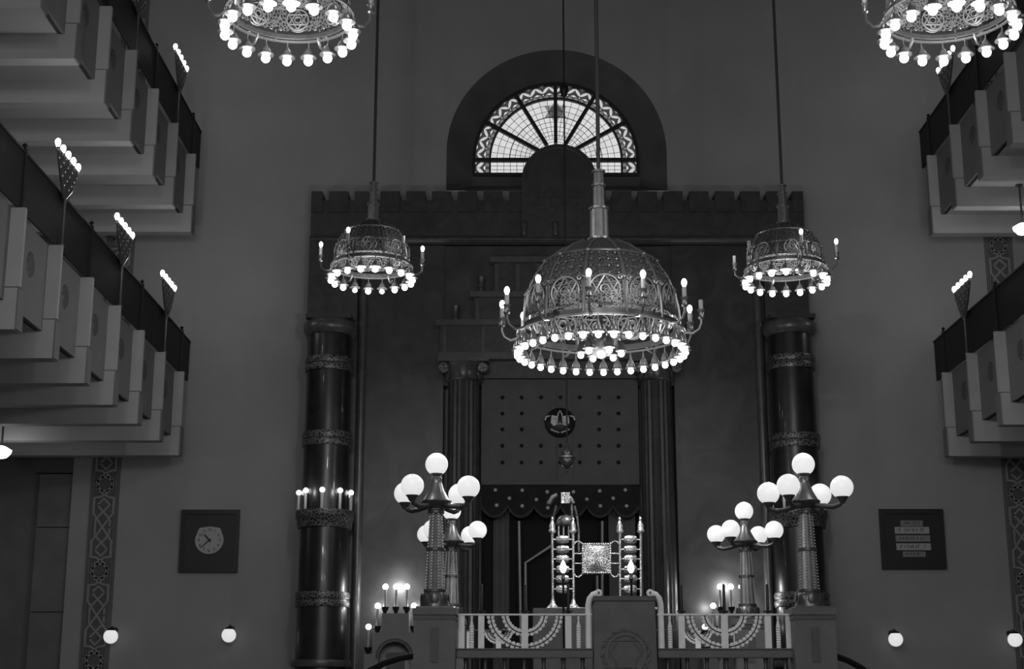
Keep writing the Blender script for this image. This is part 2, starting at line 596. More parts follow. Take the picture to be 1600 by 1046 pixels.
def gallery(label, xf, d, dz, y_last):
    """xf: x of the piers' nave edge; d: -1 left, +1 right; dz: storey"""
    t = thing('gallery', label, 'balcony', (xf, 0, dz), 'galleries along the nave')
    xo = XL - xf if d < 0 else XR - xf

    def bx(u0, u1, y0, y1, z0, z1):
        xs = sorted((d * u0, d * u1))
        return MB().box(xs[0], xs[1], y0, y1, z0, z1)
    W = abs(xo)
    bx(.28, W, y_last - 2.0 * NF, WY - .03, SOFFIT, SEAM + .15).build('floor_slab', 'gallery', t, world=False)
    fin = bx(0, .36, 0, .09, SEAM + .02, FIN_TOP).mesh('pier', M['gallery'])
    beam = bx(.03, W, 0, .30, BEAM_BOT, SEAM).mesh('beam', M['gallery'])
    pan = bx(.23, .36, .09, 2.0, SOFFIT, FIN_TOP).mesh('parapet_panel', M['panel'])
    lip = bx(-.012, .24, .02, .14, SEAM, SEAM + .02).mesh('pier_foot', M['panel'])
    bend = bx(0, .03, .004, .296, BEAM_BOT + .01, SEAM).mesh('beam_end_shade', M['panel'])  # plate added over the beam's end, its darker colour stands for shade
    ov = MB()
    m = 20
    vs = [(d * .23, .0, .0)]
    for k in range(m):
        a = 2 * pi * k / m
        rr = 1 - .12 * (k % 2)
        vs.append((d * .205, .17 * rr * cos(a), .20 * rr * sin(a)))
    for k in range(m):
        a = 2 * pi * k / m
        vs.append((d * .235, .20 * cos(a), .23 * sin(a)))
    vs[0] = (d * .195, 0, 0)
    fs = []
    for k in range(m):
        k2 = (k + 1) % m
        fs.append((0, 1 + k, 1 + k2))
        fs.append((1 + k, 1 + m + k, 1 + m + k2, 1 + k2))
    ov.add(vs, fs if d > 0 else [f[::-1] for f in fs])
    ov = ov.mesh('oval_ornament', M['oval'])
    rl = bx(.12, .15, 0, 2.0, FIN_TOP, RAIL_TOP - .04).mesh('lattice_panel', M['rail'])
    tr = bx(.10, .17, 0, 2.0, RAIL_TOP - .04, RAIL_TOP).mesh('top_rail', M['iron'])
    post = MB().box(d * .135 - .04, d * .135 + .04, -.04, .04, FIN_TOP, RAIL_TOP + .06).lathe([(.001, .16), (.05, .11), (.001, .06)], 8, (d * .135, 0, RAIL_TOP)).mesh('rail_post', M['iron'])
    for k in range(NF):
        y = y_last - 2.0 * k
        link('pier', fin, t, (0, y, 0))
        link('pier_foot', lip, t, (0, y, 0))
        bo = link('beam', beam, t, (0, y, 0))
        link('beam_end_shade', bend, bo)
        if k > 0:
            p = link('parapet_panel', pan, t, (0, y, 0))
            link('oval_ornament', ov, p, (0, 1.13, (SEAM + FIN_TOP) / 2 + .05))
            link('lattice_panel', rl, t, (0, y, 0))
            link('top_rail', tr, t, (0, y, 0))
        if k % 2 == 0:
            link('rail_post', post, t, (0, y + .13, 0))
    # short last length against the wall
    e = WY - .03 - y_last
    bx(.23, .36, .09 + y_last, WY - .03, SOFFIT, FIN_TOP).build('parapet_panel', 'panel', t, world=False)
    bx(.12, .15, y_last, WY - .03, FIN_TOP, RAIL_TOP - .04).build('lattice_panel', 'rail', t, world=False)
    bx(.10, .17, y_last, WY - .03, RAIL_TOP - .04, RAIL_TOP).build('top_rail', 'iron', t, world=False)
    return t


YL = 34.93
UP = 5.43
gallery('lower left gallery with stepped pale piers and black lattice railing, above the clock', -7.7, -1, 0, YL)
gallery('upper left gallery with stepped pale piers, at the top left', -7.7, -1, UP, YL)
gallery('lower right gallery with pale piers and black lattice railing, above the framed plaque', 10.13, 1, 0, YL + .1)
gallery('upper right gallery with pale piers, under the top right chandelier', 10.13, 1, UP, YL + .1)

# ------------------------------------------------------------------ shared lamp pieces
bulb_up_me = MB().lathe([(.001, 0), (.5, .05), (.55, .3), (.85, .9), (1, 1.5), (.9, 2.1), (.55, 2.65), (.001, 2.9)], 12).mesh('bulb', 'bulb', 60)
bulb_up_unlit = MB().lathe([(.001, 0), (.5, .05), (.55, .3), (.85, .9), (1, 1.5), (.9, 2.1), (.55, 2.65), (.001, 2.9)], 12).mesh('bulb', 'unlit', 60)
ball_prof = [(.001, .95), (.45, .9), (.5, .75), (.86, .5), (1, 0), (.86, -.5), (.5, -.86), (.001, -1)]
bulb_dn_me = MB().lathe(ball_prof[::-1], 12).mesh('bulb', 'bulb', 60)
bulb_dn_unlit = MB().lathe(ball_prof[::-1], 12).mesh('bulb', 'unlit', 60)


def chandelier(label, loc, S, n_pan, n_bulb, arm_r, arm_h, arm_angles, unlit_arms, unlit_bulbs, bulb_r, ceiling, energy, group, core=False, fine=True):
    """loc: centre of the dome rim"""
    t = thing('chandelier', label, 'chandelier', loc, group)
    prof = [(1.0, 0), (1.0, .12), (.985, .27), (.94, .47), (.86, .66), (.72, .88), (.5, 1.05), (.3, 1.15), (.12, 1.21)]
    prof = [(r * S, z * S) for r, z in prof]
    step = 2 * pi / n_pan

    def shell(i0, i1, a0, a1, seg=4, th=.012):
        b = MB()
        vs, fs = [], []
        for off in (0, -th):
            for i in range(i0, i1 + 1):
                for k in range(seg + 1):
                    a = a0 + (a1 - a0) * k / seg
                    r = prof[i][0] + off
                    vs.append((r * sin(a), -r * cos(a), prof[i][1]))
        w = seg + 1
        h = i1 - i0 + 1
        N = w * h
        for i in range(h - 1):
            for k in range(seg):
                q = i * w + k
                fs.append((q, q + 1, q + 1 + w, q + w))
                fs.append((N + q + w, N + q + 1 + w, N + q + 1, N + q))
        b.add(vs, fs)
        return b

    pan_me = shell(1, 3, -step / 2, step / 2).mesh('star_panel', M['dome'], 50)
    pan2_me = shell(3, 5, -step / 2, step / 2).mesh('upper_panel', M['dome2'], 50)
    cap = shell(5, 8, 0, 2 * pi, n_pan * 3)
    cap.build('dome_cap', 'dome2', t, 50, world=False)
    # star medallion geometry, laid on the panel
    rm = .97 * S + .012
    zc = .30 * S
    R = min(.19 * S, rm * step * .40)
    st = MB()
    ro = [rm]

    def on(u, v):
        rm = ro[0]
        a = u / rm
        rr = rm - .05 * max(0, v) / .2 * .3
        return (rr * sin(a), -rr * cos(a), zc + v)
    tr = .010 * S + .003
    def star_lines(st):
        st.tube([on(R * cos(2 * pi * k / 24), R * sin(2 * pi * k / 24)) for k in range(24)], tr, 5, True)
        for up in (1, -1):
            st.tube([on(R * .92 * cos(up * pi / 2 + 2 * pi * k / 3), R * .92 * sin(up * pi / 2 + 2 * pi * k / 3)) for k in (0, .01, .99, 1, 1.01, 1.99, 2, 2.01, 2.99)], tr * .9, 5, True)
        st.tube([on(R * .3 * cos(2 * pi * k / 10), R * .3 * sin(2 * pi * k / 10)) for k in range(10)], tr * .9, 5, True)
    star_lines(st)
    ro[0] = .945 * S - .022
    inner = MB()
    star_lines(inner)
    inner_me = inner.mesh('inner_star_medallion', M['star'], 50)
    ro[0] = rm
    if fine:
        hw = rm * step / 2
        for sx in (-1, 1):
            for sz in (-1, 1):
                cx, cz = sx * hw * .78, sz * .155 * S
                st.tube([on(cx + (.045 - .004 * q) * S * cos(q * .9), cz + (.045 - .004 * q) * S * sin(q * .9)) for q in range(9)], tr * .8, 4)
            st.tube([on(sx * hw * .9, -.12 * S + .03 * S * q) for q in range(9)], tr * .5, 4)
    st_me = st.mesh('star_medallion', M['star'], 50)
    # bead rows on the upper panels
    bd = MB()
    for q in range(4):
        for sx in (-1, -.35, .35, 1):
            f = (q + .5) / 4
            r = prof[3][0] + (prof[5][0] - prof[3][0]) * f + .012 + .03 * S * (1 - (2 * f - 1) ** 2)
            z = prof[3][1] + (prof[5][1] - prof[3][1]) * f
            a = sx * step * .36
            bd.ball(.014 * S + .003, (r * sin(a), -r * cos(a), z), 6, 4)
    bd_me = bd.mesh('bead_row', M['brassrib'])
    rib = MB().tube([((r + .012) * 0, -(r + .012), z) for r, z in prof[0:8]], .018 * S + .004, 6)
    for i in (3, 5):
        rib.ball(.032 * S + .004, (0, -(prof[i][0] + .015), prof[i][1]), 8, 6)
    rib_me2 = rib.mesh('rib', M['brassrib'], 50)
    for k in range(n_pan):
        a = k * step
        p = link('star_panel', pan_me, t, rot=(0, 0, a))
        link('star_medallion', st_me, p)
        link('inner_star_medallion', inner_me, p)
        q = link('upper_panel', pan2_me, t, rot=(0, 0, a))
        tag(link('bead_row', bd_me, q), kind='stuff')
        link('rib', rib_me2, t, rot=(0, 0, a + step / 2))
    for i, rr, zz, nm in ((0, .022, 0, 'rim_ring'), (3, .014, 0, 'band_ring'), (5, .014, 0, 'band_ring')):
        r, z = prof[i]
        th = rr * S + .006
        if nm == 'rim_ring':
            MB().ring([(r - .02, z - .02 * S), (r + .02, z - .02 * S), (r + .022, z + .05 * S), (r - .015, z + .05 * S)], n_pan * 4).build(nm, 'bronze', t, 40, world=False)
        else:
            MB().ring([(r + .012 + th * cos(w * pi / 3), z + th * sin(w * pi / 3)) for w in range(6)], n_pan * 4).build(nm, 'brassrib', t, 50, world=False)
    # stem: tapered fluted sleeve with collars, and rod up to the ceiling
    z0 = prof[-1][1]
    sl = t
    L = .95 * S if S > .9 else .72
    r0, r1 = (.12, .066) if S > .9 else (.10, .062)
    MB().lathe([(r0, z0 - .02), (r0 - .004, z0 + L * .45), (r1 + .012, z0 + L * .46), (r1 + .006, z0 + L * .8), (r1, z0 + L)], 20, flute=.06).build('stem_sleeve', 'brass', t, 0, world=False)
    for f, rr in ((.46, r0), (.80, r1 + .016), (1.0, r1 + .012), (.02, r0 + .02)):
        MB().ring([(rr - .02, z0 + L * f - .015), (rr + .012, z0 + L * f - .015), (rr + .012, z0 + L * f + .015), (rr - .02, z0 + L * f + .015)], 20).build('stem_collar', 'brassrib', t, 0, world=False)
    MB().lathe([(.027, z0 + L), (.027, ceiling - loc[2] - .02)], 10).build('suspension_rod', 'rod', t, 60, world=False)
    # ring of bell sockets with bulbs
    rb = 1.07 * S
    bell = MB()
    hb = .17 * S / (.68 if S < .9 else 1) * (.85 if S < .9 else 1)
    k_ = bulb_r
    bell.lathe([(k_ * 1.75, 0), (k_ * 1.75, .012), (k_ * 1.25, .03), (k_ * 1.15, hb * .35), (k_ * .75, hb * .65), (k_ * .35, hb * .82), (k_ * .2, hb), (.008, hb + .01), (.008, hb + .075)][0:9], 14)
    bell_me = bell.mesh('bell_socket', M['brass'], 40)
    zb_ = -.27 * S if S > .9 else -.24
    for k in range(n_bulb):
        a = 2 * pi * (k + .5) / n_bulb
        s = link('bell_socket', bell_me, t, (rb * sin(a), -rb * cos(a), zb_))
        link('bulb', bulb_dn_unlit if k in unlit_bulbs else bulb_dn_me, s, (0, 0, -bulb_r * .75), scale=(bulb_r,) * 3)
    MB().ring([(rb - .012, zb_ + hb + .05), (rb + .012, zb_ + hb + .05), (rb + .012, zb_ + hb + .075), (rb - .012, zb_ + hb + .075)], 48).build('socket_ring', 'brass', t, 40, world=False)
    for k in range(n_pan):
        a = (k + .5) * step
        MB().tube([(rb * sin(a), -rb * cos(a), zb_ + hb + .06), (prof[0][0] * sin(a), -prof[0][0] * cos(a), -.03)], .012, 5).build('ring_bracket', 'brass', t, world=False)
    # candle arms
    ra, cr = arm_r, (.028 if S > .9 else .03)
    xs = [(prof[0][0] + .02, .0), (prof[0][0] + (ra - prof[0][0]) * .25, -.05 * S), (prof[0][0] + (ra - prof[0][0]) * .6, -.07 * S), (ra - .03, -.02 * S), (ra, .06 * S), (ra, .13 * S)]
    if S < .9:
        xs = [(prof[0][0] + .02, .06), (prof[0][0] + .03, -.04), (prof[0][0] + .09, -.10), (ra - .08, -.10), (ra - .01, -.03), (ra, .08)]
    zt = arm_h
    arm = MB().tube([(0, -r, z) for r, z in xs], .018, 6)
    z_s = xs[-1][1]
    arm.lathe([(.03, 0), (.045, .02), (.035, .05), (.036, .10), (.048, .115), (.048, .13), (.03, .135)], 10, (0, -ra, z_s - .02))
    arm_me = arm.mesh('candle_arm', M['brassrib'], 50)
    can_me = MB().lathe([(cr, z_s + .10), (cr, zt)], 10, (0, -ra, 0)).mesh('candle_tube', M['candle'], 50)
    for k, ad in enumerate(arm_angles):
        a = math.radians(ad)
        p = link('candle_arm', arm_me, t, rot=(0, 0, a))
        link('candle_tube', can_me, p)
        if k not in unlit_arms:
            link('bulb', bulb_up_me, p, (0, -ra, zt), scale=(.036, .036, .040))
    if core:      # lit pendant in the middle of the dome
        pend = MB().lathe([(.001, -.36), (.05, -.34), (.14, -.27), (.17, -.18), (.15, -.08), (.08, -.02), (.03, .03), (.02, .9)], 20).build('pendant_boss', 'brass', t, 50, world=False)
        for k in range(6):
            a = 2 * pi * k / 6 + .35
            s = link('bell_socket', bell_me, pend, (.26 * sin(a), -.26 * cos(a), -.27))
            link('bulb', bulb_dn_me, t, (.26 * sin(a), -.26 * cos(a), -.27 - bulb_r * .75), scale=(bulb_r,) * 3)
            MB().tube([(.12 * sin(a), -.12 * cos(a), -.12), (.2 * sin(a), -.2 * cos(a), -.06), (.26 * sin(a), -.26 * cos(a), -.1)], .012, 5).build('pendant_arm', 'brassrib', pend, world=False)
    point_light(t, (0, 0, zb_ - .55), energy, .25 * S)
    for k in range(3):
        a = math.radians(arm_angles[0]) + 2 * pi * k / 3 + .3
        point_light(t, ((ra + .12) * sin(a), -(ra + .12) * cos(a), zt + .08), ARM_MAIN if S > .9 else ARM_SIDE, .10)
    return t


ZRIM = 9.33
chandelier('largest chandelier, brass dome with star panels, hanging in the middle of the nave', (1.135, 18.9, 6.315), 1.0, 12, 36, 1.28, .36,
           [-9.5 + 30 * k for k in range(12)], {3}, set(), .042, ZC, LIGHT_MAIN, None, core=True)
SIDE = 'side chandeliers in two rows'
side_args = dict(S=.68, n_pan=8, n_bulb=18, arm_r=.92, arm_h=.33, bulb_r=.055, ceiling=ZC, energy=LIGHT_SIDE, group=SIDE)
chandelier('small domed chandelier hanging before the ark, left of the largest chandelier', (-2.50, 26.1, ZRIM), arm_angles=[-90, -22, 41, 106, 160, 216], unlit_arms={2, 4}, unlit_bulbs={1 + 9 - 2, 10}, **side_args)
chandelier('small domed chandelier hanging before the ark, right of the largest chandelier', (4.88, 26.1, ZRIM - .05), arm_angles=[8 + 60 * k for k in range(6)], unlit_arms={4, 5, 3}, unlit_bulbs={0}, **side_args)
fl = chandelier('near chandelier cut by the top edge, seen from below at upper left', (-2.53, 15.96, ZRIM), arm_angles=[40 + 60 * k for k in range(6)], unlit_arms=set(), unlit_bulbs=set(), **side_args)
fr = chandelier('near chandelier cut by the top edge, in the top right corner', (4.97, 15.96, ZRIM), arm_angles=[20 + 60 * k for k in range(6)], unlit_arms=set(), unlit_bulbs=set(), **side_args)
# the two rows go on over and behind the photographer
for y, w in ((5.8, 'over the seats before the camera'), (-4.4, 'at the entrance end, behind the camera')):
    for o, sd in ((fl, 'left'), (fr, 'right')):
        c = tree_copy(o)
        c.location.y = y
        for l in c.children:
            if l.type == 'LIGHT':
                l.data = l.data.copy()
                l.data.energy = (HALL_DOWN if l.data.energy > 50 else HALL_ARM) * (1.0 if sd == 'left' else .42) * (.55 if y > 0 else 1.45)
        c['label'] = 'small domed chandelier of the %s row, %s' % (sd, w)

# eternal lamp on its cord
NX, NY = 1.135, 31.0
t = thing('hanging_lamp', 'small dark eternal lamp on a long cord before the ark doors', 'lamp', (NX, NY, 6.35))
MB().tube([(0, 0, .62), (0, 0, ZC - 6.37)], .018, 6).build('cord', 'iron', t, world=False)
MB().lathe([(.001, 0), (.03, .03), (.02, .07), (.11, .13), (.15, .24), (.13, .33), (.10, .36), (.11, .42), (.05, .52), (.02, .62)], 16).build('lamp_bowl', 'bronze', t, 50, world=False)
MB().ring([(.14, .30), (.17, .30), (.17, .34), (.14, .34)], 20).build('lamp_ring', 'brass', t, world=False)
MB().lathe([(.02, 0), (.06, .04), (.09, .14), (.10, .24), (.05, .3), (.02, .36)], 12, (0, 0, 8.25)).build('pulley_housing', 'iron', t, 50, world=False)

# ------------------------------------------------------------------ the ark
AY = 35.35                        # front plane of the ark
AO = Vector((AX, AY, 0))
ark = thing('torah_ark', 'tall dark marble ark with crenellated top, filling the middle of the end wall', 'ark', tuple(AO))


def a_box(name, mat, x0, x1, y0, y1, d0=0.0, d1=.6, sm=0, parent=None):
    """a block of the ark given by photo pixels on the front plane; d0/d1 distance of front and back behind that plane"""
    p, q = P(x0, y1, AY), P(x1, y0, AY)
    return MB().box(p.x, q.x, AY + d0, min(AY + d1, WY - .02), p.z, q.z).build(name, mat, parent or ark, sm)


AXL = P(487, 300, AY).x
AXR = P(1254, 300, AY).x
ZT = P(870, 300, AY).z
ZF = P(870, 313, AY).z
ZCo = P(870, 371, AY).z
ZCb = P(870, 381, AY).z
# frieze with merlons
MB().box(AXL, AXR, AY, WY - .02, ZCo, ZF).build('frieze', 'marble2', ark)
px0, px1 = 487.0, 1254.0
cent = [509.5 + (1232 - 509.5) * k / 18 for k in range(19)]
edges = [px0] + sum([[c_ - 5, c_ + 5] for c_ in cent], []) + [px1]
for k in range(20):
    p, q = P(edges[2 * k], 300, AY), P(edges[2 * k + 1], 300, AY)
    MB().box(p.x, q.x, AY - .05, WY - .02, P(0, 332, AY).z, ZT).build('merlon', 'marble2', ark)
prf = [(AY + .1, ZCb), (AY - .10, ZCb), (AY - .16, ZCb + .05), (AY - .16, ZCb + .09), (AY - .06, ZCo + .02), (AY + .1, ZCo + .02)]
MB().prism_x([(y, z) for y, z in prf][::-1], AXL, AXR).build('cornice', 'ledge', ark)
# side bays of the body (left / right of the inner columns), with a recessed field
ZB = 0.0
bx_l0, bx_l1 = AXL, P(690, 800, AY).x
bx_r0, bx_r1 = 2 * AX - bx_l1 - .03, AXR
for x0, x1 in ((bx_l0, bx_l1), (bx_r0, bx_r1)):
    MB().box(x0, x1, AY + .15, WY - .02, ZB, ZCb).build('marble_wall', 'marble', ark)
# half-round mouldings
for px in (568, 1183):
    p = P(px, 430, AY)
    z1 = ZCb
    MB().lathe([(.105, 0), (.105, z1)], 14, (p.x, AY + .10, 0)).build('round_moulding', 'ledge', ark, 60)
    sx = -1 if px < 800 else 1
    MB().box(p.x + sx * .12 if sx > 0 else p.x - .30, p.x + .30 if sx > 0 else p.x - .12, AY + .03, AY + .3, 0, P(0, 500, AY).z).build('flat_moulding', 'marble2', ark)
# centre: wall above the gable
MB().box(bx_l1, bx_r0, AY + .2, WY - .02, P(0, 600, AY).z, ZCb).build('marble_wall', 'marble', ark)
# stepped gable
for x0, yt, yb, d in ((772, 403, 458, -.02), (741, 458, 508, -.08), (688, 503, 560, -.14)):
    xm = 2 * 875 - x0
    a_box('gable_tier', 'marble2', x0, xm, yt + 8, yb, d, .4)
    a_box('gable_ledge', 'ledge', x0 - 6, xm + 6, yt, yt + 9, d - .1, .4)
    for f in (0.02, .18, .34, .66, .82, .98):
        xx = x0 + (xm - x0) * f
        a_box('gable_pilaster', 'ledge', xx - 3, xx + 3, yt + 10, yb, d - .04, .3)
# small urn finials on the tiers
urn = MB().lathe([(.06, 0), (.06, .08), (.09, .10), (.05, .2), (.09, .32), (.10, .36), (.03, .40)], 12).mesh('urn_finial', M['ledge'], 50)
for px, py in ((752, 458), (998, 458), (712, 503), (1038, 503)):
    p = P(px, py, AY)
    link('urn_finial', urn, ark, (p.x - AX, -.12, p.z))
# entablature over the doors and inner columns with capitals
a_box('architrave', 'ledge', 686, 2 * 876 - 686, 556, 566, -.34, .3)
a_box('architrave', 'marble2', 750, 2 * 876 - 750, 566, 592, -.05, .3)
ZCAP0, ZCAP1 = P(0, 594, AY - .25).z, P(0, 565, AY - .25).z
for sx in (-1, 1):
    cx = AX + sx * (AX - P(724, 700, AY).x)
    cy = AY - .08
    c = MB().lathe([(.40, 0), (.385, ZCAP0 * .5), (.37, ZCAP0)], 40, (cx, cy, 0), flute=.07).build('fluted_column', 'marble2', ark)
    tag(c, 'fluted column beside the ark doors')
    cap = MB().lathe([(.37, ZCAP0 - .04), (.42, ZCAP0), (.40, ZCAP0 + .05), (.47, ZCAP0 + .3), (.56, ZCAP1 - .06)], 24, (cx, cy, 0)).build('capital', 'ledge', ark, 40)
    MB().box(cx - .60, cx + .60, cy - .5, cy + .5, ZCAP1 - .06, ZCAP1).build('abacus', 'ledge', cap)
    for k in (-1, 1):
        MB().lathe([(.001, -.06), (.12, -.06), (.13, 0), (.12, .06), (.001, .06)], 14).xf(Matrix.Translation((cx + k * .46, cy - .36, ZCAP1 - .2)) @ Matrix.Rotation(pi / 2, 4, 'X')).build('volute', 'band', cap, 40)
    for a in (-60, 0, 60):
        an = math.radians(a)
        m = MB().ball(.13, (0, 0, 0), 10, 6, 1.7)
        m.xf(Matrix.Translation((cx + .44 * sin(an), cy - .44 * cos(an), ZCAP0 + .2)) @ Matrix.Rotation(an, 4, 'Z') @ Matrix.Diagonal((.9, .35, 1, 1)))
        m.build('acanthus_leaf', 'ledge', cap, 60)
# studded field over the curtain
dl, dr = P(752, 700, AY).x, P(999, 700, AY).x
zt_, zb2 = P(0, 592, AY).z, P(0, 750, AY).z
door = MB().box(dl, dr, AY + .10, AY + .25, zb2 - .1, zt_).build('studded_panel', 'door', ark)
stud = MB().lathe([(.045, 0), (.05, .01), (.03, .035), (.001, .045)], 8).xf(Matrix.Rotation(pi / 2, 4, 'X')).mesh('stud', M['stud'], 50)
for ri, py in enumerate((621.5, 646.5, 671.5, 697, 723)):
    for ci in range(7):
        if ri in (1, 2) and 2 <= ci <= 4:
            continue
        px = 785 + ci * 30.2
        p = P(px, py, AY + .1)
        link('stud', stud, door, (p.x - AX, .10, p.z))
for px in (870, 896):
    p = P(px, 740, AY)
    MB().box(p.x - .012, p.x + .012, AY + .085, AY + .1, zb2, P(0, 610, AY).z).build('seam', 'groove', door)
# crest: wreathed round shield with pale wings
cp = P(875, 660, AY)
crest = MB().lathe([(.34, 0), (.36, .03), (.33, .07), (.001, .09)], 24).xf(Matrix.Translation((cp.x, AY + .1, cp.z)) @ Matrix.Rotation(pi / 2, 4, 'X')).build('crest', 'stud', ark, 50)
for sx in (-1, 1):
    wing = [(sx * .05, .06), (sx * .07, .14), (sx * .20, .16), (sx * .22, -.02), (sx * .15, -.10), (sx * .06, -.05)]
    if sx > 0:
        wing = wing[::-1]
    MB().prism([(cp.x + a, cp.z + c_) for a, c_ in wing], AY - .03, AY + .03).build('crest_wing', 'crest', crest)
    MB().tube([(cp.x + sx * .24, AY, cp.z + .15), (cp.x + sx * .33, AY, cp.z + .12), (cp.x + sx * .35, AY, cp.z + .04)], .03, 6).build('crest_scroll', 'crest', crest)
    MB().tube([(cp.x + sx * .22, AY, cp.z - .17), (cp.x + sx * .12, AY, cp.z - .22), (cp.x + sx * .02, AY, cp.z - .25)], .022, 6).build('crest_garland', 'crest', crest)
MB().tube([(cp.x - .10, AY - .02, cp.z - .08), (cp.x - .04, AY - .02, cp.z + .2), (cp.x, AY - .02, cp.z + .27), (cp.x + .04, AY - .02, cp.z + .2), (cp.x + .10, AY - .02, cp.z - .08), (cp.x, AY - .02, cp.z - .04)], .022, 6, True).build('crest_lyre', 'crest', crest)
# opening below: dark recess, curtains, valance with stars
zop = zb2
MB().box(dl, dr, AY + .5, AY + .56, 0, zop).build('recess_back', 'black', ark)
for x0, x1, y0, nm in ((770, 796, 803, 'curtain'), (955, 998, 800, 'curtain')):
    p, q = P(x0, 1000, AY), P(x1, 1000, AY)
    b = MB()
    N = 12
    vs, fs = [], []
    zt2 = P(0, y0 - 25, AY).z
    for i in range(N + 1):
        x = p.x + (q.x - p.x) * i / N
        y = AY + .38 + .02 * sin(i * 1.9)
        vs += [(x, y, 0), (x, y, zt2), (x, y + .02, 0), (x, y + .02, zt2)]
    for i in range(N):
        a = i * 4
        fs += [(a, a + 4, a + 5, a + 1), (a + 3, a + 7, a + 6, a + 2)]
    b.add(vs, fs).build('curtain', 'cloth', ark, 60)
for pts in ([(811, 815), (814, 1010)], [(822, 1010), (821, 880), (862, 853)], [(941, 815), (941, 1010)], [(933, 900), (934, 1010)]):
    MB().tube([P(x, y, AY + .28) for x, y in pts], .045, 6).build('stair_rail', 'steel', ark)
val = MB()
pts = []
NS = 6
for k in range(NS * 8 + 1):
    f = k / (NS * 8)
    ph = (f * NS) % 1.0
    if k == NS * 8:
        ph = 1.0
    y = 792 + 16 * (1 - abs(2 * ph - 1) ** 2.2)
    pts.append((752 + (999 - 752) * f, y))
vs, fs = [], []
for x, y in pts:
    p, q = P(x, y, AY), P(x, 748, AY)
    vs += [(p.x, AY + .12, p.z), (p.x, AY + .12, q.z), (p.x, AY + .16, p.z), (p.x, AY + .16, q.z)]
for k in range(len(pts) - 1):
    a = 4 * k
    fs += [(a, a + 4, a + 5, a + 1), (a + 2, a + 3, a + 7, a + 6), (a, a + 2, a + 6, a + 4), (a + 1, a + 5, a + 7, a + 3)]
vo = val.add(vs, fs).build('valance', 'velvet', ark)
MB().tube([P(x, y, AY + .12) for x, y in pts], .035, 5).build('fringe', 'fringe', vo)
sp = []
for k in range(12):
    r = .055 if k % 2 == 0 else .028
    sp.append((r * cos(pi * k / 6), r * sin(pi * k / 6)))
sp_me = MB().prism(sp, -.012, 0).mesh('embroidered_star', M['spangle'])
for px, py in ((774, 766), (816, 766.5), (855, 769), (896, 769), (937, 767.5), (977, 766), (796, 779), (838, 781), (857, 786), (917, 780.5), (958, 779), (776, 790), (816, 791), (856, 794), (938, 791), (979, 791)):
    p = P(px, py, AY + .12)
    link('embroidered_star', sp_me, vo, (p.x - AX, .118, p.z))
# arched tablet above the cornice
tcx = AX + .02
tw = (P(932, 290, AY - .2).x - P(815, 290, AY - .2).x) / 2
ztop = P(873, 225, AY - .2).z
zsp = ztop - tw
zbo = P(873, 371, AY - .2).z
tb = [(tcx - tw, zbo), (tcx + tw, zbo)] + [(tcx + tw * cos(pi * k / 24), zsp + tw * sin(pi * k / 24)) for k in range(25)]
tab = MB().prism(tb, AY - .2, AY + .3).build('arched_tablet', 'tablet', ark)
MB().tube([(tcx + (tw - .1) * cos(pi * k / 24), AY - .2, zsp + (tw - .1) * sin(pi * k / 24)) for k in range(25)], .018, 5).build('tablet_border', 'tablet', tab)
s6 = []
for k in range(12):
    r = .155 if k % 2 == 0 else .09
    s6.append((tcx - .02 + r * cos(pi / 2 + pi * k / 6), AY - .205, P(0, 241, AY).z + r * sin(pi / 2 + pi * k / 6)))
MB().tube(s6, .012, 5, True).build('engraved_star', 'engr', tab)
for row, (py, w) in enumerate(((303, 80), (311, 84), (322, 70), (331, 84))):
    z = P(0, py, AY - .2).z
    b = MB()
    x = tcx - w * .0075
    while x < tcx + w * .0072:
        h = random.choice((.05, .06, .075))
        if random.random() < .8:
            b.box(x, x + .012, AY - .21, AY - .199, z, z + h)
            b.box(x, x + random.choice((.03, .045)), AY - .21, AY - .199, z + h - .012, z + h)
        x += random.choice((.06, .07, .09))
    tag(b.build('engraved_text_row', 'tablet', tab), kind='stuff')
for sx, px in ((-1, 819), (1, 868)):
    p = P(px, 358, AY - .3)
    MB().lathe([(.05, 0), (.075, .05), (.05, .14), (.08, .26), (.06, .34), (.02, .36)], 10, (p.x, AY - .26, P(0, 368, AY - .26).z)).build('urn_finial', 'ledge', ark, 50)
# block above the side columns
for x0, x1 in ((AXL, P(566, 400, AY).x - .08), (P(1186, 400, AY).x + .08, AXR)):
    MB().box(x0, x1, AY - .1, AY + .3, P(0, 497, AY - .3).z, ZCb - .0).build('column_block', 'marble2', ark)

# ------------------------------------------------------------------ free-standing columns with candle rings
CY = 34.75


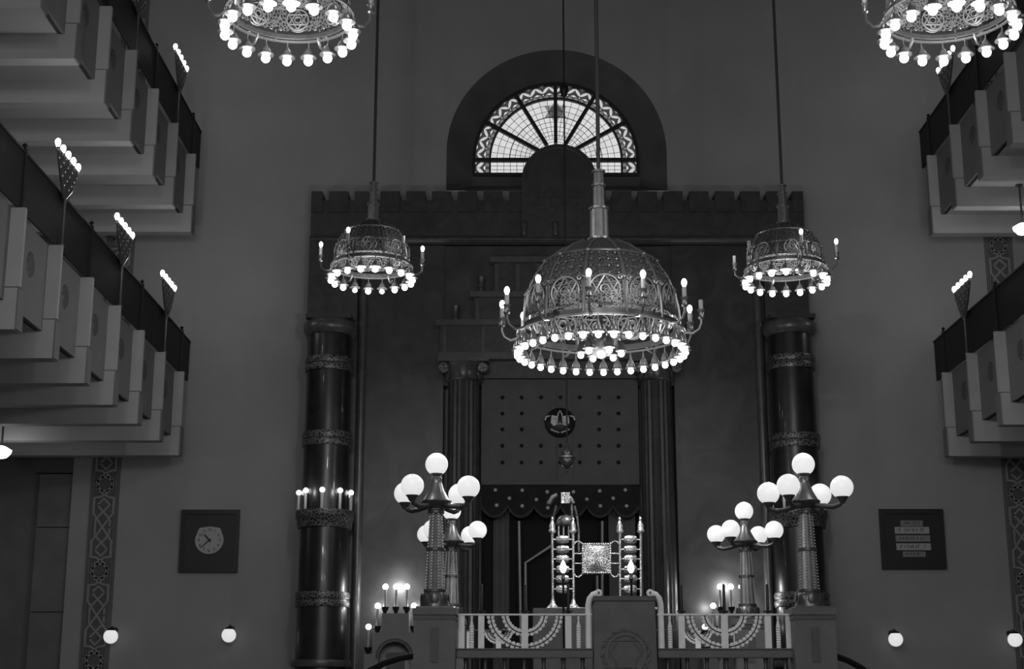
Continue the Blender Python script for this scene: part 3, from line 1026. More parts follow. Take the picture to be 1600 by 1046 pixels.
def big_column(label, pxs, lit, bands, xcap):
    (xa, ya), (xb, yb) = pxs
    p, q = P(xa, ya, CY), P(xb, yb, CY)
    cx = (P(xcap[0], 505, CY).x + P(xcap[1], 505, CY).x) / 2
    t = thing('ark_column', label, 'column', (cx, CY, 0), 'pair of columns beside the ark')
    ztop = P(0, 497, CY).z
    rt, rb = .50, .60
    def rad(z):
        return rb + (rt - rb) * z / ztop
    MB().lathe([(rad(z), z) for z in (0.0, ztop * .33, ztop * .66, ztop - .1)], 40).build('shaft', 'column', t, 60, world=False)
    zc = P(0, 508, CY - .3).z
    MB().lathe([(rt, zc - .22), (rt + .07, zc - .2), (rt + .13, zc - .1), (rt + .13, zc + .04), (rt + .06, zc + .14), (rt - .02, zc + .16)], 40).build('capital', 'ledge', t, 50, world=False)
    MB().box(-rt - .03, rt + .03, -rt + .05, .55, zc + .14, zc + .24).build('abacus', 'marble2', t, world=False)
    for py, h in bands:
        z = P(0, py, CY - .5).z
        for dz in (-h / 4, h / 4):
            r = rad(z) + .015
            MB().ring([(r - .04, z + dz - h * .23), (r + .025, z + dz - h * .23), (r + .045, z + dz), (r + .025, z + dz + h * .23), (r - .04, z + dz + h * .23)], 40).build('carved_band', 'band', t, 40, world=False)
    z = P(0, 809, CY - .5).z
    r = rad(z)
    rg = MB().ring([(r - .03, z - .20), (r + .07, z - .20), (r + .09, z - .02), (r + .12, z + .02), (r + .12, z + .19), (r - .03, z + .19)], 40).build('candle_ring', 'band', t, 40, world=False)
    can = MB().lathe([(.035, 0), (.035, .37)], 8).mesh('candle_tube', M['candle'], 60)
    for k in range(8):
        a = math.radians(-80 + 40 * k) if k < 5 else math.radians(120 + 40 * (k - 5))
        x, y = (r + .06) * sin(a), -(r + .06) * cos(a)
        c = link('candle_tube', can, rg, (x, y, z + .19))
        link('bulb', bulb_dn_me, c, (0, 0, .37 + .055), scale=(.062,) * 3)
    MB().lathe([(.75, 0), (.75, .5), (.66, .6), (.72, .75), (.62, .95)], 40).build('base', 'ledge', t, 50, world=False)
    MB().ring([(.58, 2.55), (.66, 2.55), (.68, 2.62), (.66, 2.70), (.58, 2.70)], 40).build('base_ring', 'ledge', t, 50, world=False)
    for sx in (-1, 1):
        point_light(t, (sx * .45, -.75, z + .62), 3.0, .06)
    return t


big_column('black polished marble column with carved bands and candle ring, left of the ark', ((482, 560), (552, 560)), True, ((565, .34), (683, .34), (936, .34)), (477, 556))
big_column('black polished marble column with carved bands, right of the ark behind the globe lamp', ((1198, 560), (1268, 560)), True, ((562, .34), (686, .34), (936, .34)), (1192, 1275))

# ------------------------------------------------------------------ stepped candle pedestals beside the ark doors
PY = 34.85


def candle_pedestal(label, pcx):
    base = P(pcx, 960, PY)
    t = thing('candle_pedestal', label, 'candle stand', (base.x, PY, 0), 'stepped candle pedestals before the ark')
    k = 36.0 / FPX
    z1, z2, z3 = P(0, 960, PY).z, P(0, 990, PY).z, P(0, 1023, PY).z
    w1, w2, w3 = 20 * k, 33 * k, 45 * k
    ra = 24 * k
    zc = P(0, 1029, PY).z
    # one stepped block with an arched niche
    out = [(-w3, 0), (-w3, z3), (-w2, z3), (-w2, z2), (-w1, z2), (-w1, z1), (w1, z1), (w1, z2), (w2, z2), (w2, z3), (w3, z3), (w3, 0), (ra, 0)]
    out += [(ra * cos(pi * q / 12), zc + ra * sin(pi * q / 12)) for q in range(13)] + [(-ra, 0)]
    out = out[::-1]
    MB().prism(out[::1], -.25, .25).build('stepped_block', 'step', t, world=False)
    MB().box(-ra, ra, .10, .20, 0, zc + ra).build('niche_back', 'niche', t, world=False)
    MB().tube([(ra * 1.03 * cos(pi * q / 12), -.26, zc + ra * 1.03 * sin(pi * q / 12)) for q in range(13)], .05, 6).build('niche_moulding', 'wood2', t, 60, world=False)
    MB().box(-ra * .55, ra * .55, -.05, .08, 0, zc + .12).build('niche_grille', 'wood2', t, world=False)
    for z, w in ((z1, w1), (z2, w2), (z3, w3)):
        pass
    cup = MB().lathe([(.03, 0), (.04, .02), (.08, .10), (.09, .15), (.05, .15)], 12).mesh('candle_cup', M['darkcup'], 40)
    can = MB().lathe([(.034, 0), (.028, .42)], 8).mesh('candle_tube', M['candle'], 60)
    spots = [(-16 * k, z1), (0, z1), (16 * k, z1), (-27 * k, z2), (27 * k, z2), (-40 * k, z3), (40 * k, z3)]
    for x, z in spots:
        c = link('candle_cup', cup, t, (x, -.12, z))
        d = link('candle_tube', can, c, (0, 0, .13))
        link('bulb', bulb_dn_me, t, (x, -.12, z + .13 + .42 + .05), scale=(.068,) * 3)
    point_light(t, (0, .28, z1 + .66), 30.0, .05)
    point_light(t, (-30 * k, .28, z2 + .62), 11.0, .05)
    point_light(t, (30 * k, .28, z2 + .62), 11.0, .05)
    return t


candle_pedestal('stepped stone pedestal with lit candles on each step, left of the ark doors', 619)
candle_pedestal('stepped stone pedestal with lit candles, right of the ark behind the balustrade', 1142)

# ------------------------------------------------------------------ bimah
BY, BB = 16.2, 20.2
ZPL = 1.45
bm = thing('bimah_platform', 'raised platform of the reading desk under the balustrades', 'platform', (1.15, (BY + BB) / 2, 0))
MB().box(-1.15, 3.45, BY - .25, BB + .35, 0, ZPL).build('platform_block', 'wood', bm)
MB().box(-1.2, 3.5, BY - .3, BB + .4, ZPL, ZPL + .05).build('platform_edge', 'wood2', bm)


def pillar(label, cx, cy, ztop, w):
    t = thing('lamp_pillar', label, 'pillar', (cx, cy, ZPL + .05), 'corner pillars of the bimah')
    z0 = 0
    h = ztop - ZPL - .05
    MB().box(-w, w, -w, w, 0, h - .07).build('pillar_body', 'wood', t, world=False)
    MB().box(-w - .015, w + .015, -w - .015, w + .015, h - .07, h).build('pillar_cap', 'lectern', t, world=False)
    MB().box(-w - .008, w + .008, -w - .008, w + .008, h - .12, h - .085).build('pillar_frieze', 'wood2', t, world=False)
    MB().box(-.042, .042, -w - .008, -w + .02, h - .55, h - .20).build('inset_panel', 'wood2', t, world=False)
    return t


ZPF = 2.64
LX0, LX1 = -.80, 3.126
pillar('stone corner pillar under the near left globe lamp', LX0, BY, ZPF, .215)
pillar('stone corner pillar under the near right globe lamp', LX1, BY, ZPF, .215)
pillar('far left corner pillar of the bimah, behind the balustrade', LX0 - .0, BB, ZPF + .12, .19)
pillar('far right corner pillar of the bimah, behind the balustrade', LX1 - .04, BB, ZPF + .12, .19)


def globe_lamp(label, cx, cy, zf, ztop, sc=1.0):
    t = thing('globe_lamp', label, 'lamp', (cx, cy, zf), 'five-globe lamps on the bimah')
    H = ztop - zf                      # to centre of the top globe
    zr = H - .395                      # rim of the cup
    gr = .122
    # foot: leaf-carved bulb on a square plinth
    MB().box(-.19, .19, -.19, .19, 0, .02).build('foot_plate', 'bronze', t, world=False)
    ft = MB().lathe([(.16, .02), (.155, .05), (.145, .10), (.14, .14), (.115, .17), (.11, .19)], 24).build('foot', 'bronze', t, 50, world=False)
    for k in range(8):
        a = k * pi / 4
        m = MB().ball(.05, (0, 0, 0), 8, 6, 1.6)
        m.xf(Matrix.Translation((.143 * sin(a), -.143 * cos(a), .09)) @ Matrix.Rotation(a, 4, 'Z') @ Matrix.Diagonal((.95, .28, .95, 1)))
        m.build('foot_leaf', 'bronze', ft, 60, world=False)
    # shaft in two fluted tapering stages
    zs0, zs1 = .19, zr - .12
    zm = zs0 + (zs1 - zs0) * .52
    MB().lathe([(.098, zs0), (.086, zm)], 16, flute=.10).build('shaft', 'lampmetal', t, 0, world=False)
    MB().lathe([(.082, zm), (.062, zs1)], 16, flute=.10).build('shaft', 'lampmetal', t, 0, world=False)
    bd = MB()
    for k in range(8):
        a = (k + .5) * pi / 4
        for q in range(26):
            f = q / 25
            z = zs0 + .02 + (zs1 - zs0 - .04) * f
            r = .104 - .036 * f
            bd.box(r * sin(a) - .007, r * sin(a) + .007, -r * cos(a) - .007, -r * cos(a) + .007, z - .006, z + .008)
    bd.build('bead_moulding', 'star', t, world=False)
    for z, r in ((zs0, .112), (zm, .095), (zs1, .08)):
        MB().ring([(r - .04, z - .014), (r + .008, z - .014), (r + .008, z + .014), (r - .04, z + .014)], 24).build('collar', 'bronze', t, world=False)
    # cup and spire
    MB().lathe([(.06, zs1), (.09, zs1 + .02), (.085, zs1 + .035), (.15, zr - .03), (.165, zr - .01), (.165, zr), (.12, zr + .002)], 24, flute=.05).build('cup', 'bronze', t, 0, world=False)
    MB().lathe([(.15, zr), (.13, zr + .03), (.085, zr + .11), (.06, zr + .19), (.05, zr + .23), (.06, zr + .245), (.04, H - gr)], 20).build('spire', 'brass', t, 50, world=False)
    gl = MB().ball(gr, (0, 0, 0), 24, 14).mesh('globe', M['globe'], 80)
    cpm = MB().lathe([(.02, -gr - .05), (.035, -gr - .03), (.05, -gr + .0), (.068, -gr + .018), (.068, -gr + .028), (.03, -gr + .03)], 16).mesh('globe_holder', M['bronze'], 50)
    go = link('globe', gl, t, (0, 0, H))
    link('globe_holder', cpm, go)
    R = .42
    for k in range(4):
        a = math.radians(-34 + 90 * k)       # first arm to the near right
        ux, uy = cos(a), sin(a)
        zg = zr + .115
        pts = [(.10 * ux, .10 * uy, zr - .045), (.22 * ux, .22 * uy, zr - .075), (.32 * ux, .32 * uy, zr - .085), (.39 * ux, .39 * uy, zr - .065), (R * ux, R * uy, zr - .02)]
        ar = MB().tube(pts, .022, 8, radii=[.03, .026, .026, .024, .022]).build('arm', 'bronze', t, 60, world=False)
        g2 = link('globe', gl, t, (R * ux, R * uy, zg))
        link('globe_holder', cpm, g2)
    point_light(t, (0, 0, zr + .62), LIGHT_LAMP, .12)
    return t


globe_lamp('near left five-globe bronze lamp on the bimah corner pillar', LX0 - .008, BY, ZPF, 4.173)
globe_lamp('near right five-globe bronze lamp, overlapping the right marble column', LX1, BY, ZPF, 4.173)
globe_lamp('far left five-globe lamp, mostly hidden behind the near left lamp', LX0 - .0, BB, ZPF + .12, 4.18)
globe_lamp('far right five-globe lamp standing alone on the far bimah corner', LX1 - .045, BB, ZPF + .12, 4.18)

# balustrades
ZR0, ZR1, ZAP = P(0, 1016, BY).z, P(0, 961, BY).z, P(0, 1027, BY).z


def scallop_arc(b, g, cx, y, z0, rx, rz, n=22, w=.030):
    """double scalloped band along a half ellipse hanging from the rail"""
    for i in range(n):
        a = pi + pi * (i + .5) / n
        x, z = cx + rx * cos(a), z0 + rz * sin(a)
        for s in (-1, 1):
            b.lathe([(.022, -.012), (.026, 0), (.022, .012)], 8).v
    return


def menorah(parent, cx, y, ztop, r_in, r_out, zscale):
    for r in (r_in, r_out):
        n = max(14, int(r * 62))
        m = MB()
        for i in range(n):
            a = pi + pi * (i + .5) / n
            for s in (-1, 1):
                rr = r + s * .018
                x, z = cx + rr * cos(a), ztop + rr * zscale * sin(a)
                d = MB().lathe([(.021, -.012), (.024, 0), (.021, .012)], 8)
                d.xf(Matrix.Translation((x, y, z)) @ Matrix.Rotation(pi / 2, 4, 'X'))
                m.add(d.v, d.f)
        br = m.build('menorah_branch', 'white', parent)
        MB().tube([(cx + r * cos(pi + pi * i / 24), y - .014, ztop + r * zscale * sin(pi + pi * i / 24)) for i in range(25)], .006, 4).build('branch_groove', 'groove', br)


def beaded_stem(parent, x, y, z0, z1):
    pr = [(.008, z1 - z0)]
    b = MB()
    prof = []
    n = 9
    for i in range(n):
        f = i / n
        zz = (z1 - z0) * .68 * f
        prof += [(.020, zz), (.026, zz + .012)]
    prof += [(.018, (z1 - z0) * .72), (.009, (z1 - z0) * .86), (.014, (z1 - z0) * .93), (.016, z1 - z0)]
    b.lathe(prof, 10, (x, y, z0)).build('beaded_stem', 'white', parent, 40)


def balustrade(label, xa, xb, posts, stems, mcx, y, ztop, zbot, zap, rin, rout, horn=None, spindles=True, zs=.93, railmat='white'):
    t = thing('balustrade', label, 'balustrade', ((xa + xb) / 2, y, ZPL + .05), 'menorah balustrades of the bimah')
    MB().box(xa, xb, y - .03, y + .03, ztop - .008, ztop + .008).build('top_rail', railmat, t)
    lo = MB().box(xa, xb, y - .08, y + .08, zap, zbot).build('lower_rail', 'wood', t)
    MB().box(xa, xb, y - .095, y + .095, zbot, zbot + .012).build('rail_lip', 'lectern', lo)
    MB().box(xa, xb, y - .09, y + .09, zap - .012, zap).build('rail_lip', 'lectern', lo)
    for x in posts:
        MB().box(x - .032, x + .032, y - .02, y + .02, zbot + .012, ztop - .008).build('post', 'white', t)
    for x in stems:
        beaded_stem(t, x, y, zbot + .012, ztop - .008)
    MB().box(mcx - .034, mcx + .034, y - .03, y + .02, zbot + .012, ztop - .008).build('menorah_stem', 'white', t)
    menorah(t, mcx, y, ztop, rin, rout, zs)
    if spindles:
        n = int((xb - xa) / .19)
        for k in range(n):
            x = xa + (xb - xa) * (k + .5) / n
            h = zap - .012 - ZPL - .05
            MB().lathe([(.02, 0), (.03, .03), (.018, .08), (.034, h * .4), (.018, h * .72), (.03, h * .8), (.016, h * .88), (.026, h)], 10, (x, y, ZPL + .05)).build('spindle', 'bronze', t, 40)
    if horn:
        hx, d = horn
        pts = [(hx, y, zbot + .012), (hx, y, ztop), (hx, y, ztop + .10), (hx + d * .015, y, ztop + .165), (hx + d * .05, y, ztop + .205), (hx + d * .10, y, ztop + .222)]
        hb = MB().tube(pts, .04, 10, radii=[.036, .034, .034, .034, .034, .034]).build('horn_post', 'white', t, 60)
        MB().lathe([(.001, -.025), (.036, -.025), (.042, 0), (.036, .025), (.001, .025)], 12).xf(Matrix.Translation((hx + d * .105, y, ztop + .222)) @ Matrix.Rotation(pi / 2, 4, 'X')).build('horn_scroll', 'white', hb, 40)
        MB().lathe([(.015, -.03), (.015, .03)], 8).xf(Matrix.Translation((hx + d * .105, y, ztop + .222)) @ Matrix.Rotation(pi / 2, 4, 'X')).build('scroll_eye', 'groove', hb)
    return t


def bxp(px, y=BY, py=985):
    return P(px, py, y).x


balustrade('near balustrade with a cream menorah, left of the reading desk', bxp(713), bxp(925), [bxp(721), bxp(752), bxp(888)], [bxp(737), bxp(904)], bxp(820), BY, ZR1, ZR0, ZAP, .205, .36, (bxp(920), 1))
balustrade('near balustrade with a cream menorah, right of the reading desk', bxp(1027), bxp(1240), [bxp(1065), bxp(1200), bxp(1233)], [bxp(1047), bxp(1216)], bxp(1132), BY, ZR1, ZR0, ZAP, .205, .36, (bxp(1033), -1))
zb1 = P(0, 1017, BB).z + .26
balustrade('far balustrade of the bimah glimpsed through the left railing', LX0 + .21, .55, [bxp(733, BB)], [], bxp(779, BB), BB, zb1, zb1 - .26, zb1 - .34, .09, .155, None, False, railmat='wood2')
balustrade('far balustrade of the bimah glimpsed through the right railing', 1.85, LX1 - .26, [bxp(1150, BB)], [], bxp(1090, BB), BB, zb1, zb1 - .26, zb1 - .34, .09, .155, None, False, railmat='wood2')

# reading desk
lx0, lx1 = bxp(928.5), bxp(1022.5)
zl = P(0, 932, BY - .1).z
t = thing('reading_desk', 'draped reading desk with a wreath relief in the middle of the balustrade', 'desk', ((lx0 + lx1) / 2, BY, ZPL + .05))
b = MB()
w = (lx1 - lx0) / 2
cx = (lx0 + lx1) / 2
b.add([(cx - w - .02, BY - .12, ZPL + .05), (cx + w + .02, BY - .12, ZPL + .05), (cx + w + .02, BY + .3, ZPL + .05), (cx - w - .02, BY + .3, ZPL + .05),
       (cx - w, BY - .12, zl - .05), (cx + w, BY - .12, zl - .05), (cx + w, BY + .3, zl - .05), (cx - w, BY + .3, zl - .05)],
      [(3, 2, 1, 0), (4, 5, 6, 7), (0, 1, 5, 4), (1, 2, 6, 5), (2, 3, 7, 6), (3, 0, 4, 7)])
b.build('desk_body', 'lectern', t)
MB().box(cx - w - .012, cx + w + .012, BY - .135, BY + .31, zl - .05, zl).build('desk_top', 'lectern2', t)
zc = P(0, 1022, BY - .12).z
wr = MB().ring([(.185, -.006), (.215, -.006), (.215, .006), (.185, .006)], 32).xf(Matrix.Translation((cx + .0, BY - .125, zc)) @ Matrix.Rotation(pi / 2, 4, 'X')).build('wreath_relief', 'lectern', t)
for k in range(16):
    a = 2 * pi * k / 16
    m = MB().ball(.05, (0, 0, 0), 8, 5, .5)
    m.xf(Matrix.Translation((cx + .235 * cos(a), BY - .12, zc + .235 * sin(a))) @ Matrix.Rotation(-a + pi / 2 + .35, 4, 'Y') @ Matrix.Diagonal((1.1, .2, .9, 1)))
    m.build('wreath_leaf', 'lectern2', wr, 60)
for up in (1, -1):
    MB().tube([(cx + .26 * cos(up * pi / 2 + 2 * pi * k / 3), BY - .12, zc + .26 * sin(up * pi / 2 + 2 * pi * k / 3)) for k in (0, .01, .99, 1, 1.01, 1.99, 2, 2.01, 2.99)], .011, 5, True).build('star_relief', 'lectern', t)

# unlit candles on the rail posts
cup_me = MB().lathe([(.012, 0), (.02, .008), (.048, .02), (.05, .032), (.02, .036)], 12).mesh('saucer', M['darkcup'], 40)
rod_me = MB().lathe([(.016, .036), (.015, .30), (.006, .31)], 8).mesh('candle', M['darkcup'], 60)
for px, w_ in ((752, 'second post from the left lamp pillar'), (820, 'left menorah'), (888, 'post nearest the silver stand'), (1065, 'post right of the reading desk'), (1132, 'right menorah'), (1200, 'post left of the right lamp pillar')):
    p = P(px, 961, BY)
    t = thing('candlestick', 'dark unlit candle on the balustrade rail above the ' + w_, 'candle', (p.x, BY, ZR1 + .008), 'candles on the balustrade rail')
    link('saucer', cup_me, t)
    link('candle', rod_me, t)

# silver stand with two gem ladders and a breastplate
SY = 19.6
st = thing('silver_stand', 'tall silver ceremonial stand with two gem ladders and a breastplate between', 'stand', (P(880, 952, SY).x, SY, P(0, 953, SY).z))
ped_top = P(0, 953, SY).z
t = thing('stand_pedestal', 'plain grey block pedestal under the silver stand', 'pedestal', (P(880, 952, SY).x + .3, SY, ZPL + .05))
MB().box(P(833, 980, SY).x, P(1010, 980, SY).x, SY - .3, SY + .3, ZPL + .05, ped_top).build('pedestal_block', 'wood2', t)


def S_(x, y, dy=0.0):
    p = P(x, y, SY)
    return Vector((p.x, SY + dy, p.z))


def beaded_post(pa, pb, r, name='post'):
    n = 44
    pts, rad = [], []
    for i in range(n * 2 + 1):
        f = i / (n * 2)
        pts.append(pa.lerp(pb, f))
        rad.append(r * (1.0 if i % 2 else .72))
    return MB().tube(pts, r, 8, radii=rad).build(name, 'silver', st, 60)


for xa, xb, gx in ((863, 895.5, 879), (968.5, 1001, 985)):
    for x in (xa, xb):
        beaded_post(S_(x + .8, 950), S_(x, 832), .020)
        pb = S_(x, 832)
        fin = MB().lathe([(.02, -.02), (.045, 0), (.05, .02), (.035, .04), (.04, .08), (.026, .12), (.014, .15), (.024, .165), (.012, .18), (.001, .20)], 10, tuple(pb)).build('post_finial', 'silver', st, 50)
        pa = S_(x + .8, 953)
        MB().lathe([(.10, 0), (.10, .012), (.07, .03), (.035, .075), (.02, .13)], 14, tuple(pa)).build('flared_foot', 'silver', st, 50)
    for gy in (843.6, 859, 874, 890, 905, 921):
        gp = S_(gx, gy)
        g_ = MB().lathe([(.001, -.085), (.038, -.078), (.052, -.045), (.057, 0), (.052, .045), (.038, .078), (.001, .085)], 10).xf(Matrix.Translation(gp) @ Matrix.Rotation(pi / 2, 4, 'Y')).build('gem_boss', 'silver2', st, 25)
        MB().tube([S_(xa, gy), S_(xb, gy)], .009, 6).build('rung', 'silver', g_, 60)
    MB().box(S_(xa, 0).x - .09, S_(xb, 0).x + .09, SY - .1, SY + .1, ped_top, ped_top + .022).build('base_slab', 'silver2', st)
pl0, pl1 = S_(910.5, 896), S_(953.5, 851)
b = MB()
N = 10
vs, fs = [], []
for i in range(N + 1):
    for j in range(N + 1):
        u, v = i / N, j / N
        bul = .05 * sin(pi * u) * sin(pi * v)
        vs.append((pl0.x + (pl1.x - pl0.x) * u, SY - .02 - bul, pl0.z + (pl1.z - pl0.z) * v))
nn_ = (N + 1) ** 2
vs += [(x, SY + .01, z) for x, y, z in vs[:nn_]]
for i in range(N):
    for j in range(N):
        q = i * (N + 1) + j
        fs.append((q, q + N + 1, q + N + 2, q + 1))
        fs.append((nn_ + q + 1, nn_ + q + N + 2, nn_ + q + N + 1, nn_ + q))
bp_ = b.add(vs, fs).build('breastplate', 'silver2', st, 60)
rim = []
for (xa, ya), (xb, yb) in (((910.5, 896), (953.5, 896)), ((953.5, 896), (953.5, 851)), ((953.5, 851), (910.5, 851)), ((910.5, 851), (910.5, 896))):
    for k in range(12):
        f = k / 12
        rim.append(S_(xa + (xb - xa) * f, ya + (yb - ya) * f, -.025))
m = MB()
for p in rim:
    m.ball(.017, tuple(p), 6, 4)
m.build('beaded_rim', 'silver', bp_, 60)
for sx, x0, x1 in ((-1, 897, 911), (1, 967, 953)):
    for y in (865.5, 881):
        MB().tube([S_(x0, y), S_(x1, y)], .008, 6).build('tie_rod', 'silver', st, 60)
    for y, cy in ((851, -4), (897, 4)):
        xm = (x0 + x1) / 2
        MB().tube([S_(x0, y), S_(x0 + (x1 - x0) * .2, y + cy), S_(xm, y + cy * 1.3), S_(x0 + (x1 - x0) * .8, y + cy * .6), S_(x1, y - cy * .3)], .011, 6).build('scroll_tie', 'silver', st, 60)
# crowned canopy rising behind the left ladder
for pts in ([(864, 818), (866, 803), (869.5, 789)], [(895, 838), (894.5, 812), (893.5, 787)], [(905, 862), (904.5, 830), (902, 806), (898, 790)]):
    ps = [S_(x, y, .08) for x, y in pts]
    for i in range(len(ps) - 1):
        beaded_post(ps[i], ps[i + 1], .017, 'canopy_rib')
MB().box(S_(871, 0).x, S_(883.5, 0).x, SY + .04, SY + .14, S_(0, 786).z, S_(0, 769).z).build('canopy_block', 'silver2', st)
for d in (-1, 1):
    MB().tube([S_(877 + d * 6, 772, .09), S_(877 + d * 13, 776, .09), S_(877 + d * 19, 786, .09)], .03, 8).build('canopy_arch', 'bronze', st, 60)
dm = S_(884, 820, .1)
MB().lathe([(.12, 0), (.13, .015), (.115, .07), (.07, .12), (.001, .14)], 16, tuple(dm)).build('canopy_dome', 'bronze', st, 50)
for px in (873.5, 881, 889, 895):
    MB().tube([S_(px, 843, .1), S_(px, 820, .1)], .012, 6).build('canopy_column', 'silver', st, 60)

# two lit candle lamps in front of the gem ladders
for px, ln in ((880, 'left'), (986, 'right')):
    p = P(px, 896, SY - .45)
    zb_ = ZPL + .05
    t = thing('candle_lamp', 'lit flame-shaped candle lamp before the %s gem ladder of the silver stand' % ln, 'lamp', (p.x, SY - .45, zb_), 'candle lamps before the silver stand')
    h = p.z - zb_
    MB().lathe([(.08, 0), (.08, .02), (.03, .05), (.014, .12), (.014, h - .09), (.03, h - .07), (.02, h - .05), (.02, h)], 10).build('lamp_stem', 'darkcup', t, 40, world=False)
    MB().lathe([(.015, 0), (.033, .025), (.042, .06), (.034, .10), (.016, .14), (.001, .165)], 12, (0, 0, h)).build('flame_bulb', 'bulb', t, 60, world=False)
    point_light(t, (0, -.12, h + .1), 2.0, .04)

# stair handrails beside the bimah
MB_l = MB().tube([P(520, 1090, 17.2), P(575, 1050, 17.0), P(600, 1037, 16.9), P(625, 1029, 16.8), P(655, 1024, 16.6)], .035, 8)
o = MB_l.build('stair_handrail', 'iron', None, 60)
tag(o, 'dark curved stair handrail left of the bimah pillar', 'handrail', 'stair handrails of the bimah')
o = MB().tube([P(1300, 1024, 16.6), P(1325, 1033, 16.8), P(1345, 1044, 16.9), P(1400, 1085, 17.2)], .035, 8).build('stair_handrail', 'iron', None, 60)
tag(o, 'dark curved stair handrail right of the bimah pillar', 'handrail', 'stair handrails of the bimah')

# ------------------------------------------------------------------ clock and plaque on the end wall
def text_mesh(body, size):
    cu = bpy.data.curves.new('numeral', 'FONT')
    cu.body = body
    cu.size = size
    cu.align_x = 'CENTER'
    cu.align_y = 'CENTER'
    cu.extrude = .004
    ob = bpy.data.objects.new('numeral_curve', cu)
    C.objects.link(ob)
    dg = bpy.context.evaluated_depsgraph_get()
    me = bpy.data.meshes.new_from_object(ob.evaluated_get(dg))
    bpy.data.objects.remove(ob)
    me.materials.clear()
    me.materials.append(M['ink'])
    return me


def board(name, label, cat, px):
    (x0, y0), (x1, y1) = px
    p, q = P(x0, y0, WY - .06), P(x1, y1, WY - .06)
    cx, cz = (p.x + q.x) / 2, (p.z + q.z) / 2
    t = thing(name, label, cat, (cx, WY, p.z))
    w, h = (q.x - p.x) / 2, (q.z - p.z)
    MB().box(-w + .1, w - .1, -.06, -.002, .1, h - .1).build('board', 'clockboard', t, world=False)
    b = MB()
    for x0_, x1_, z0_, z1_ in ((-w, w, 0, .11), (-w, w, h - .11, h), (-w, -w + .11, .11, h - .11), (w - .11, w, .11, h - .11)):
        b.box(x0_, x1_, -.10, -.002, z0_, z1_)
    b.build('frame', 'clockframe', t, world=False)
    return t, h


t, h = board('wall_clock', 'square black wall clock with a pale dial, under the left gallery', 'clock', ((279, 895), (375, 797)))
h_c = h * .505
zc = h * .51
R = .335
out = []
for k in range(40):
    a = 2 * pi * k / 40
    x, z = R * cos(a), R * .98 * sin(a)
    d = math.degrees(a)
    out.append((x, z))
# ears at the upper corners
out2 = []
for x, z in out:
    a = math.degrees(math.atan2(z, x)) % 360
    e = max(0, 1 - abs(a - 50) / 18) + max(0, 1 - abs(a - 130) / 18)
    out2.append((x * (1 + .16 * e), z * (1 + .16 * e) * .98))
dial = MB().prism(out2, -.085, -.06).build('dial', 'dial', t, world=False)
dial.location = (0, 0, zc)
for k in range(12):
    a = 2 * pi * (k + 1) / 12
    link('numeral', text_mesh(str(k + 1), .095), dial, (.245 * sin(a), -.088, .245 * cos(a)), (pi / 2, 0, 0))
for nm, ang, L, wd in (('hour_hand', math.radians(-41), .20, .020), ('minute_hand', math.radians(-132), .29, .013)):
    m = MB().prism([(-wd, -.05), (wd, -.05), (wd * .8, L * .8), (0, L), (-wd * .8, L * .8)], -.10, -.094)
    m.xf(Matrix.Rotation(ang, 4, 'Y'))
    m.build(nm, 'ink', dial, world=False)
MB().lathe([(.03, -.006), (.03, .006)], 12).xf(Matrix.Translation((0, -.1, 0)) @ Matrix.Rotation(pi / 2, 4, 'X')).build('hand_boss', 'ink', dial, world=False)

t, h = board('wall_plaque', 'square black framed plaque with five pale lettered strips, under the right gallery', 'plaque', ((1378.5, 890), (1472.5, 796)))
k = 36 / FPX
for i, (x0, x1, y0, y1, mt) in enumerate(((-17.2, 17.2, 27, 18, 'plate2'), (-27, 26.5, 38.5, 28, 'plate'), (-26.5, 27, 51, 41, 'plate2'), (-26, 27.5, 64, 53.5, 'plate'), (-16.5, 18.5, 74.5, 66, 'plate2'))):
    z0, z1 = h - (y0 - 0) * k * 1.0, h - y1 * k
    s = MB().box(x0 * k, x1 * k, -.085, -.06, z0, z1).build('lettered_strip', mt, t, world=False)
    b = MB()
    x = x0 * k * .75
    while x < x1 * k * .7:
        hh = (z1 - z0) * random.uniform(.35, .55)
        zz = z0 + (z1 - z0) * .28
        if random.random() < .82:
            b.box(x, x + .012, -.089, -.084, zz, zz + hh)
            b.box(x, x + random.choice((.025, .035)), -.089, -.084, zz + hh - .012, zz + hh)
        x += random.choice((.04, .05, .07))
    tag(b.build('lettering', 'ink', s, world=False), kind='stuff')

# ------------------------------------------------------------------ wall globes low on the end wall
gl = MB().ball(.165, (0, 0, 0), 24, 14).mesh('globe', M['globe'], 80)
cap_me = MB().lathe([(.05, .13), (.075, .12), (.10, .135), (.09, .165), (.03, .19), (.001, .195)], 16).mesh('globe_cap', M['darkcup'], 50)
for px, py, w_ in ((173, 995, 'overlapping the left ornament band'), (357.5, 993, 'below the clock, right of the ornament band'), (1399.5, 999.5, 'below the plaque'), (1586, 1000, 'at the right edge beside the ornament band')):
    p = P(px, py, WY - .42)
    t = thing('wall_globe_lamp', 'small lit globe wall lamp ' + w_, 'lamp', (p.x, WY - .42, p.z), 'globe wall lamps on the end wall')
    link('globe', gl, t)
    link('globe_cap', cap_me, t)
    MB().tube([(0, 0, .18), (0, .06, .22), (0, .18, .22), (0, .405, .16)], .018, 6).build('bracket_arm', 'darkcup', t, 60, world=False)
    MB().lathe([(.06, 0), (.06, .02)], 12).xf(Matrix.Translation((0, .418, .16)) @ Matrix.Rotation(pi / 2, 4, 'X')).build('wall_plate', 'darkcup', t, world=False)

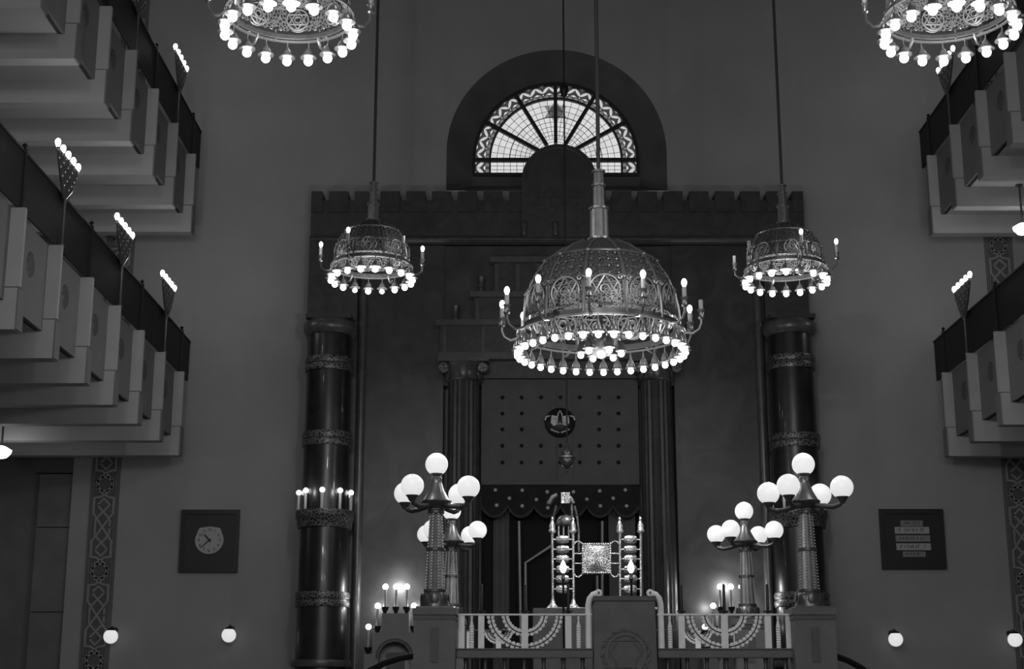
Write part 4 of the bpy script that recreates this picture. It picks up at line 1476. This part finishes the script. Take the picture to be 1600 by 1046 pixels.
# ------------------------------------------------------------------ fan candelabra on the gallery railings
stem_me = MB().lathe([(.05, 0), (.05, .03), (.025, .06), (.022, .5), (.03, .84), (.02, .9)], 8).mesh('stem', M['brass'], 50)
fan = MB()
Wf = .62
for k in range(5):
    f = (k - 2) / 2
    fan.tube([(0, 0, .86), (0, f * Wf * .55, 1.12), (0, f * Wf * .8, 1.38), (0, f * Wf, 1.62)], .020, 5)
for q, zz in enumerate((1.2, 1.4, 1.58)):
    ww = Wf * (.48, .83, .97)[q]
    fan.tube([(0, ww * (i / 6 - 1), zz) for i in range(13)], .016, 5)
fan_me = fan.mesh('fan_bracket', M['bronze'], 50)
bead = MB()
for q, zz in enumerate((1.08, 1.2, 1.32, 1.44, 1.56)):
    ww = Wf * (.22, .45, .66, .85, .95)[q]
    for i in range(2 + q):
        yy = -ww + 2 * ww * i / (1 + q)
        bead.ball(.030, (0, yy, zz), 6, 4)
bead_me = bead.mesh('bead_cluster', M['star'])
backp_me = MB().prism_x([(-.12, .84), (.12, .84), (.34, 1.1), (.54, 1.38), (.62, 1.60), (-.62, 1.60), (-.54, 1.38), (-.34, 1.1)], -.012, .012).mesh('fan_plate', M['bronze'])


def fan_lamp(label, x, y, z, hide=False):
    t = thing('fan_candelabrum', label, 'lamp', (x, y, z), 'fan-shaped gallery candelabra')
    link('stem', stem_me, t)
    f = link('fan_bracket', fan_me, t)
    link('fan_plate', backp_me, f)
    link('bead_cluster', bead_me, f)
    for k in range(5):
        yy = (k - 2) / 2 * Wf
        link('bulb', bulb_up_me, t, (0, yy, 1.60), scale=(.052, .052, .054))
    point_light(t, (0, 0, 1.98), 22.0, .12)


fx = -7.7 - .135
for y, dz, lb in ((YL - 2 + .13, 0, 'lit fan candelabrum on the lower left gallery, nearest the ark'), (YL - 6 + .13, 0, 'lit fan candelabrum on the lower left gallery, middle one of three'),
                  (YL - 10 + .13, 0, 'lit fan candelabrum on the lower left gallery, nearest the left edge'), (YL - 2 + .13, UP, 'lit fan candelabrum on the upper left gallery railing'),
                  (YL - 6 + .13, UP, 'fan candelabrum on the upper left gallery, cut by the top edge')):
    fan_lamp(lb, fx + .09, y, FIN_TOP + dz)
fx = 10.13 + .135
for y, dz, lb in ((YL + .1 - 2 + .13, 0, 'lit fan candelabrum on the lower right gallery'), (YL + .1 - 2 + .13, UP, 'fan candelabrum on the upper right gallery behind the top right chandelier')):
    fan_lamp(lb, fx - .09, y, FIN_TOP + dz)

# bowl lamp under the lower left gallery
for px, py, sd, xx, lb in ((2, 706, 'left', -11.0, 'bright bowl lamp under the lower left gallery, at the left edge'), (1598, 357, 'right', 0, 'bright lamp under the upper right gallery, at the right edge')):
    if sd == 'left':
        p = P(px, py, 32.35)
        ceil = SOFFIT
    else:
        p = P(px, py, 32.9)
        ceil = SOFFIT + UP
    t = thing('bowl_lamp', lb, 'lamp', (p.x, p.y, p.z), 'bowl lamps under the galleries')
    MB().lathe([(.001, -.16), (.12, -.13), (.2, -.04), (.22, .03), (.10, .10), (.05, .12)], 16).build('lamp_bowl', 'bulb', t, 60, world=False)
    MB().lathe([(.025, .1), (.025, ceil - p.z - .03), (.09, ceil - p.z - .025), (.09, ceil - p.z)], 10).build('lamp_stem', 'bronze', t, 40, world=False)
    point_light(t, (0, 0, -.3), 14.0 if sd == 'left' else 5.0, .15)
